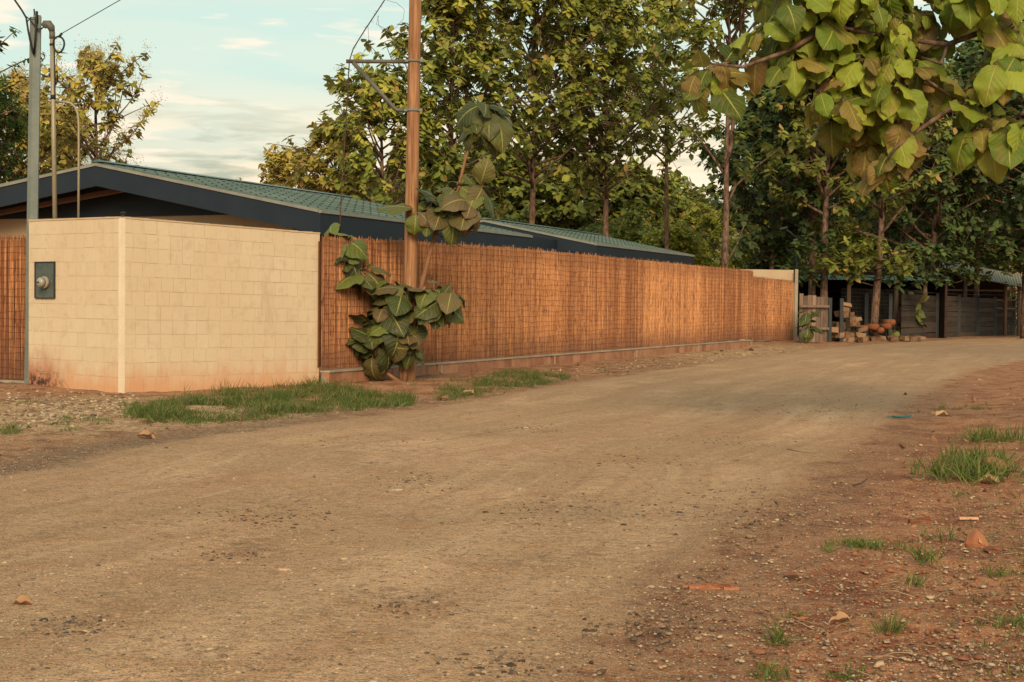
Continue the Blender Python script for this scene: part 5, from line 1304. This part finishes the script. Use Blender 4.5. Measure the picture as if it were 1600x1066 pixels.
    sapling(1430, 530, 68, 23, 7, 65, 'upright seedling with pale round leaves before the dark boards', .75)
    sapling(1336, 533, 16, 14, 2, 63, 'tiny seedling at the foot of the mesh fence', .9)
    sapling(1399, 531, 14, 13, 2, 64, 'tiny seedling beside the pale-blotched teak', .9)
far_right()

# ================================================================== GROUND COVER AND LITTER
def grit_patches(rng, stones):
    out = []
    for (x, y, sx, sy, k) in ((430, 808, 55, 9, 160), (650, 755, 40, 8, 110), (360, 862, 30, 5, 70), (820, 670, 30, 4, 70), (900, 800, 80, 14, 220), (1000, 720, 60, 8, 120), (640, 950, 40, 9, 110), (110, 975, 35, 10, 110), (1000, 985, 60, 14, 130), (1300, 640, 60, 12, 220), (1130, 690, 50, 6, 70), (560, 690, 60, 5, 70), (780, 1040, 50, 10, 80), (1160, 800, 60, 25, 250)):
        for _ in range(k): out.append(tuple(G(x + rng.normal(0, sx), min(y + rng.normal(0, sy), 1090)))[:2])
    a = np.array(out); p = np.c_[a, height(a[:, 0], a[:, 1]) + .011]
    tag(stones('dark_grit', p, np.clip(rng.lognormal(-4.9, .4, len(p)), .003, .018), DKSTONE, ''), 'dark grit gathered in patches on the road surface', kind='stuff')
def blades(name, pts, hts, rng, label, mean=.5, per=9, spread=.05, wid=.006, brown=.12):
    n = len(pts); B = np.repeat(pts, per, 0); m = len(B)
    B = B + np.c_[rng.normal(0, spread, (m, 2)), np.zeros(m)]
    D = np.c_[rng.normal(0, .45, (m, 2)), np.ones(m)]; H = np.repeat(hts, per) * rng.uniform(.5, 1.2, m)
    N = np.c_[rng.normal(0, 1, (m, 2)), np.full(m, .3)]
    tn = np.stack([np.clip(mean + np.repeat(rng.normal(0, .15, n), per) + rng.normal(0, .15, m), 0, 1), np.where(rng.random(m) < brown, .8, .05), rng.random(m)], 1)
    return leaf_mesh(name, B, D, N, H, np.full(m, wid) * rng.uniform(.7, 1.4, m), rng.uniform(.3, 1.6, m), tn, 3, 1, 0, 0, .6, rng)
def px_points(poly_rows, n, rng):
    """points on the ground inside a band given by photograph rows [(x0, y0, y1), ...]"""
    out = []; xs = [r[0] for r in poly_rows]
    while len(out) < n:
        x = rng.uniform(xs[0], xs[-1]); y0 = np.interp(x, xs, [r[1] for r in poly_rows]); y1 = np.interp(x, xs, [r[2] for r in poly_rows])
        y = rng.uniform(y0, y1) + rng.normal(0, (y1 - y0) * .10); p = G(x, y); out.append((p.x, p.y))
    a = np.array(out); z = height(a[:, 0], a[:, 1]) - .01
    return np.c_[a, z]
def cover():
    rng = np.random.default_rng(33)
    for rows, n, lab, h, mean in (
        ([(205, 640, 652), (240, 632, 660), (330, 618, 658), (420, 608, 652), (500, 596, 645), (560, 610, 641), (640, 622, 636)], 3800, 'strip of green grass along the foot of the tiled wall', .135, .32),
        ([(683, 610, 624), (720, 600, 622), (790, 583, 608), (850, 586, 602), (885, 588, 594)], 1100, 'green grass strip right of the wooden pole at the road edge', .115, .34)):
        p = px_points(rows, int(n * 1.3), rng); cl = vnoise(p[:, 0] * 3, p[:, 1] * 3) + .5; k = cl > rng.uniform(.15, .60, len(cl))
        p = p[k]; hs = h * (.25 + 1.5 * cl[k] ** 1.5) * rng.uniform(.6, 1.2, k.sum())
        tag(link('grass', blades('grass', p, hs, rng, lab, mean, 7, .045, .006, .22), GRASSM), lab, kind='stuff')
    # scattered sparse sprigs
    p = []
    for (x, y, s, k) in ((20, 668, 14, 6), (90, 665, 10, 5), (105, 676, 8, 3), (60, 632, 20, 5), (130, 655, 25, 6), (325, 662, 22, 12), (945, 578, 12, 5), (960, 576, 10, 4), (1130, 545, 10, 4), (1102, 549, 6, 8), (870, 575, 15, 4), (760, 575, 20, 6), (680, 600, 20, 8), (1500, 640, 30, 12), (15, 678, 12, 14), (215, 634, 18, 16), (150, 660, 30, 8)):
        for _ in range(k): p.append(tuple(G(x + rng.normal(0, s), y + rng.normal(0, 2.5)))[:2])
    p = np.array(p); p = np.c_[p, height(p[:, 0], p[:, 1])]
    tag(link('sparse_grass', blades('sparse_grass', p, np.full(len(p), .07), rng, '', .45, 12, .03), GRASSM), 'sparse grass sprigs scattered along the verges', kind='stuff')
    p = []
    for _ in range(420):
        x = rng.uniform(1420, 1640); y = rng.uniform(760, 1080)
        if rng.random() < ((x - 1400) / 200) ** 2.2 * 1.2: p.append(tuple(G(x, y))[:2])
    p = np.array(p); p = np.c_[p, height(p[:, 0], p[:, 1])]
    tag(link('verge_grass', blades('verge_grass', p, rng.uniform(.02, .05, len(p)), rng, '', .5, 5, .02, .0035, .3), GRASSM), 'thin creeping grass over the red earth at bottom right', kind='stuff')
    # weeds one can tell apart
    for (x, y, n, h, sp, lab) in (
        (1530, 748, 90, .13, .20, 'large green weed clump at the right edge beside the red rock'),
        (1515, 722, 40, .11, .14, 'leafy weed just behind the large clump on the right bank'),
        (1560, 692, 50, .12, .20, 'weed patch furthest up the right bank'),
        (1510, 690, 16, .06, .10, 'small weed patch left of the topmost clump on the right bank'),
        (1358, 856, 50, .042, .085, 'low oval grass tuft in the middle of the right verge'),
        (1298, 860, 5, .035, .02, 'tiny sprig just left of the oval grass tuft'),
        (1450, 880, 10, .085, .05, 'thin upright grass clump below the red rock'),
        (1470, 845, 7, .08, .04, 'wispy weed left of the triangular red stone'),
        (1392, 990, 9, .065, .025, 'spiky dry-tipped tuft near the bottom right'),
        (1215, 1012, 8, .07, .03, 'spiky tuft at the bottom beside the road edge'),
        (1200, 1062, 10, .05, .04, 'grass blades cut by the bottom edge of the photo'),
        (1310, 1058, 6, .05, .03, 'flat broad grass blades near the bottom edge'),
        (1240, 965, 5, .03, .03, 'tiny sprout above the spiky tuft by the road edge'),
        (1400, 655, 0, .02, .03, ''), (1075, 874, 9, .012, .045, 'small dark weed lying on the road near its right edge'),
        (1500, 775, 6, .04, .03, 'tiny sprig below the large weed clump'),
        (1430, 915, 6, .05, .03, 'small sprig beneath the thin upright clump'),
        (1560, 900, 14, .04, .06, 'low grass tuft at the right edge below the red stone'), (1590, 980, 20, .04, .07, 'spreading grass tuft at the lower right edge')):
        if not n: continue
        q = onground(x, y); a = np.tile(np.array([q.x, q.y, q.z - .005]), (n, 1)); a[:, 0] += rng.normal(0, sp, n); a[:, 1] += rng.normal(0, sp * .8, n)
        me = blades('weed', a, np.full(n, h * 1.7), rng, '', .6, 6, .012, .0045 if h < .09 else .007, .1)
        tag(link('weed', me, GRASSM, origin=(q.x, q.y, q.z)), lab, 'weed')
    # loose stones
    def stones(name, P3, S, mat, label, kind='stuff'):
        n = len(P3); base = np.array([[1, 0, 0], [-1, 0, 0], [0, 1, 0], [0, -1, 0], [0, 0, 1], [0, 0, -1]], float)
        tri = np.array([[0, 2, 4], [2, 1, 4], [1, 3, 4], [3, 0, 4], [2, 0, 5], [1, 2, 5], [3, 1, 5], [0, 3, 5]])
        # subdivide once for roundness
        E = {}; V = list(base); T = []
        def midp(i, j):
            k = (min(i, j), max(i, j))
            if k not in E: E[k] = len(V); v = V[i] + V[j]; V.append(v / np.linalg.norm(v))
            return E[k]
        for a, b, c in tri: ab, bc, ca = midp(a, b), midp(b, c), midp(c, a); T += [[a, ab, ca], [ab, b, bc], [ca, bc, c], [ab, bc, ca]]
        V = np.array(V); T = np.array(T); k = len(V)
        sc = S[:, None, None] * rng.uniform(.6, 1.2, (n, 1, 3)) * np.array([1.2, 1, .55])
        X = V[None] * (1 + rng.normal(0, .17, (n, k, 1))) * sc
        th = rng.random(n) * 6.28; c, s = np.cos(th), np.sin(th); x = X[..., 0] * c[:, None] - X[..., 1] * s[:, None]; y = X[..., 0] * s[:, None] + X[..., 1] * c[:, None]
        X = np.stack([x, y, X[..., 2]], -1) + P3[:, None, :]
        F = (np.arange(n) * k)[:, None, None] + T[None]
        me = np_mesh(name, X.reshape(-1, 3), F.reshape(-1, 3), True); pattr(me, 'tint', np.repeat(rng.random(n), k), 'FLOAT')
        return link(name, me, mat)
    def scatter(n, fn):
        out = []; tot = 0
        while tot < n:
            x = rng.uniform(-60, 1660, 4000); y = rng.uniform(560, 1080, 4000)
            q = np.array([tuple(G(a, b))[:2] for a, b in zip(x, y)])
            k = rng.random(4000) < fn(x, y, q); out.append(q[k]); tot += int(k.sum())
        a = np.concatenate(out)[:n]; return np.c_[a, height(a[:, 0], a[:, 1]) + .009]
    def dens(x, y, q):
        dl, dr, _ = road_coords(q[:, 0], q[:, 1]); rd = np.minimum(dl, dr)
        base = np.where(rd > .5, .45, np.where(rd > -1.6, .8, .3))
        return base * (.35 + 1.3 * np.maximum(0, vnoise(q[:, 0] * 1.3, q[:, 1] * 1.3) + .3))
    p = scatter(15000, dens); S = rng.lognormal(-5.35, .45, len(p))
    o = stones('gravel', p, np.clip(S, .002, .02), STONE, ''); tag(o, 'loose gravel and grit scattered over the road and its edges', kind='stuff')
    grit_patches(rng, stones)
    def dr_(x, y, q): return ((x > 1150 + (1066 - y) * .75) & (y > 690)).astype(float)
    p = scatter(1300, dr_); S = np.clip(rng.lognormal(-5.2, .5, len(p)), .003, .022)
    tag(stones('red_gravel', p, S, REDSTONE, ''), 'red clods and stones over the right verge', kind='stuff')
    p = px_points([(0, 612, 665), (120, 616, 660), (220, 618, 645)], 900, rng)
    p2 = px_points([(900, 575, 588), (1050, 556, 575), (1180, 545, 560), (1260, 538, 548)], 500, rng)
    p = np.r_[p, p2]; p[:, 2] += .01
    tag(stones('rubble', p, np.clip(rng.lognormal(-4.0, .4, len(p)), .006, .05), STONE, ''), 'pale rubble stones spread before the tiled wall and fence foot', kind='stuff')
    # dry leaf litter that nobody could count
    q = px_points([(560, 588, 640), (700, 586, 626), (900, 574, 598), (1150, 548, 560)], 90, rng)
    q = np.r_[q, px_points([(1480, 610, 1000), (1600, 590, 1066)], 110, rng), px_points([(1180, 960, 1066), (1500, 760, 1066)], 160, rng), px_points([(1400, 640, 900), (1640, 600, 1066)], 260, rng), px_points([(100, 640, 670), (480, 640, 660)], 25, rng)]
    m = len(q); L = np.clip(rng.lognormal(-3.2, .5, m), .015, .11) * np.clip(q[:, 1] / 14, .45, 1.5)
    me = leaf_mesh('leaf_litter', q + [0, 0, .02], np.c_[rng.normal(0, 1, (m, 2)), rng.normal(.1, .2, m)], np.c_[rng.normal(0, .5, (m, 2)), np.ones(m)], L, L * .55, rng.uniform(-1.8, 1.8, m), np.stack([rng.random(m) ** 1.5, rng.random(m) * .9, rng.random(m)], 1), 4, 3, .12, .3, rng=rng)
    tag(link('leaf_litter', me, DRYLEAF), 'dry curled leaf litter strewn over the verges', kind='stuff')
    # fine twigs on the right verge
    tw = MB()
    for _ in range(140):
        x, y = (rng.uniform(1380, 1640), rng.uniform(590, 700)) if rng.random() < .5 else (rng.uniform(1150, 1600), rng.uniform(700, 1066))
        if x < 1600 - (y - 560) * .9: continue
        p = onground(x, y); a = rng.random() * 6.28; l = rng.uniform(.05, .22)
        e = Vector((math.cos(a) * l, math.sin(a) * l, .01)); tw.tube([p + Vector((0, 0, .006)), p + e * .5 + Vector((0, 0, .015)), p + e], [.003, .0025, .0015], 4, True, False, rng.random())
    tag(tw.build('twig_litter', TWIG), 'fine dead twigs strewn over the right verge', kind='stuff')
    # single pieces
    def dry(x, y, L, az, lab, tn=(.6, .1), bend=1.2):
        p = onground(x, y); r2 = np.random.default_rng(int(x + y))
        me = leaf_mesh('fallen_leaf', np.array([[p.x, p.y, p.z + .012]]), np.array([[math.cos(az), math.sin(az), .25]]), np.array([[0, -.2, 1.]]), np.array([L]), np.array([L * .6]), np.array([bend]), np.array([[tn[0], tn[1], .5]]), 7, 5, .10, -.35, rng=r2)
        tag(link('fallen_leaf', me, DRYLEAF, origin=p), lab, 'leaf')
    dry(20, 948, .10, .3, 'curled orange-brown dry leaf at the left edge of the road'); dry(1562, 757, .20, 2.6, 'big pale dry leaf beside the weed clump at the right edge', (.95, 0))
    dry(722, 618, .26, .2, 'pale dry leaf at the grass edge right of the pole', (.8, .1)); dry(700, 626, .22, 2.5, 'brown dry leaf left of the pale one by the grass edge', (.3, .3))
    dry(1462, 651, .22, .1, 'pale dry leaf on the far right verge among twigs', (.95, 0)); dry(1225, 905, .09, .1, 'dark curled leaf beside the egg-shaped stone', (.0, 1)); dry(1330, 975, .10, 2.9, 'flat tan leaf on the lower right verge', (.7, .1)); dry(1165, 548, .35, .6, 'brown leaf heap by the fence footing end', (.2, .3))
    dry(410, 645, .25, .4, 'orange dry leaf at the front of the wall grass', (.6, .1)); dry(215, 684, .18, .2, 'orange dry leaf on the gravel at left', (.6, .1))
    def stick(pts, r, name, lab, mat=TWIG):
        m = MB()
        for ln in pts: q = [onground(x, y) + Vector((0, 0, .008)) for x, y in ln]; m.tube(q, [r * (1 - .5 * i / (len(q) - 1)) for i in range(len(q))], 6)
        c = onground(*pts[0][0]); tag(m.build(name, mat, origin=c), lab, 'twig')
    stick([[(711, 879), (722, 871), (731, 866)], [(712, 872), (722, 876), (738, 878)], [(715, 880), (720, 873)]], .005, 'twig', 'little star of crossed pale twigs in the middle of the road')
    stick([[(348, 860), (362, 858), (378, 851)]], .007, 'twig', 'thin curved twig lying on the road left of centre')
    stick([[(1230, 704), (1250, 708), (1275, 711)]], .008, 'twig', 'straight dark twig on the road toward the right', WIRE)
    stick([[(1185, 766), (1200, 770)], [(1195, 764), (1199, 771)]], .005, 'twig', 'tiny forked twig right of the road centre')
    stick([[(1333, 760), (1345, 757), (1356, 749)]], .005, 'twig', 'bent grey twig on the right verge below the road curve', WIRE)
    # bark piece
    c = onground(1110, 921); m = MB(); m.box((0, 0, .012), (.20, .035, .022), (1, .05, .03), tint=.6); m.box((.03, -.01, .022), (.12, .02, .012), (1, -.1, -.05), tint=.2); m.box((-.09, .0, .014), (.08, .012, .012), (1, .3, .0), tint=.8); m.box((.09, -.022, .01), (.07, .02, .012), (1, .1, 0), tint=.9)
    o = m.build('bark_piece', BARKY); o.location = c; tag(o, 'rusty red splinter of bark at the road edge', 'bark')
    o = m.build('bark_piece', BARKY) if False else None
    c = onground(1437, 818); m = MB(); m.box((0, 0, .012), (.13, .04, .025), (1, .1, 0), tint=.1); m.box((.03, .01, .025), (.07, .03, .015), (1, -.2, .1), tint=.0); o = m.build('wood_chunk', BARKY); o.location = c; tag(o, 'dark brown wood chunk on the right verge', 'wood')
    c = onground(1513, 813); m = MB(); m.box((0, 0, .012), (.115, .03, .012), (1, .05, 0), tint=.9); o = m.build('wood_chip', CHIP); o.location = c; tag(o, 'pale pink flat wood chip on the right bank', 'wood')
    c = onground(1405, 652); m = MB(); m.box((0, 0, .01), (.14, .07, .012), (1, .1, 0)); m.box((.10, 0, .015), (.06, .05, .02), (1, .1, .2)); m.box((-.1, .01, .008), (.06, .03, .01), (1, -.3, 0)); o = m.build('plastic_scrap', TEALPL); o.location = c; tag(o, 'teal scrap of plastic on the road near the bend', 'scrap')
    def rock(x, y, s, mat, name, lab, fl=.6):
        p = onground(x, y); a = stones(name, np.array([[0, 0, 0.]]), np.array([s]), mat, ''); a.data.polygons.foreach_set('use_smooth', [False] * len(a.data.polygons)) if mat is REDSTONE else None; a.location = (p.x, p.y, p.z + s * .2); a.scale = (1, 1, fl / .6); tag(a, lab, 'stone')
    rock(1243, 922, .022, STONE, 'stone', 'smooth egg-shaped stone next to the dark curled leaf'); rock(1525, 852, .05, REDSTONE, 'stone', 'triangular red stone standing on the right bank', 1.6); rock(1550, 862, .05, REDSTONE, 'stone', 'flat red stone right of the triangular one')
    rock(1553, 733, .10, REDSTONE, 'stone', 'large red rock behind the weed clump at the right edge', .9); rock(1375, 1040, .022, STONE, 'stone', 'grey stone near the bottom edge at right'); rock(1455, 1030, .022, STONE, 'stone', 'pale stone at bottom right of the verge')
    rock(843, 822, .014, CHIP, 'stone', 'small yellow pebble on the road right of centre'); rock(620, 768, .05, STONE, 'stone', 'flat grey-green stone flush in the road', .25); rock(447, 893, .035, CHIP, 'stone', 'flat pale stone flush in the road left of centre', .2); rock(75, 949, .013, STONE, 'stone', 'small dark pebble near the left edge leaf'); rock(365, 1033, .012, CHIP, 'stone', 'small cream pebble at the bottom of the road')
    rock(820, 670, .045, STONE, 'stone', 'flat pale stone in the road above its middle', .3); rock(1040, 805, .02, STONE, 'stone', 'small grey stone among dark grit right of centre')
cover()
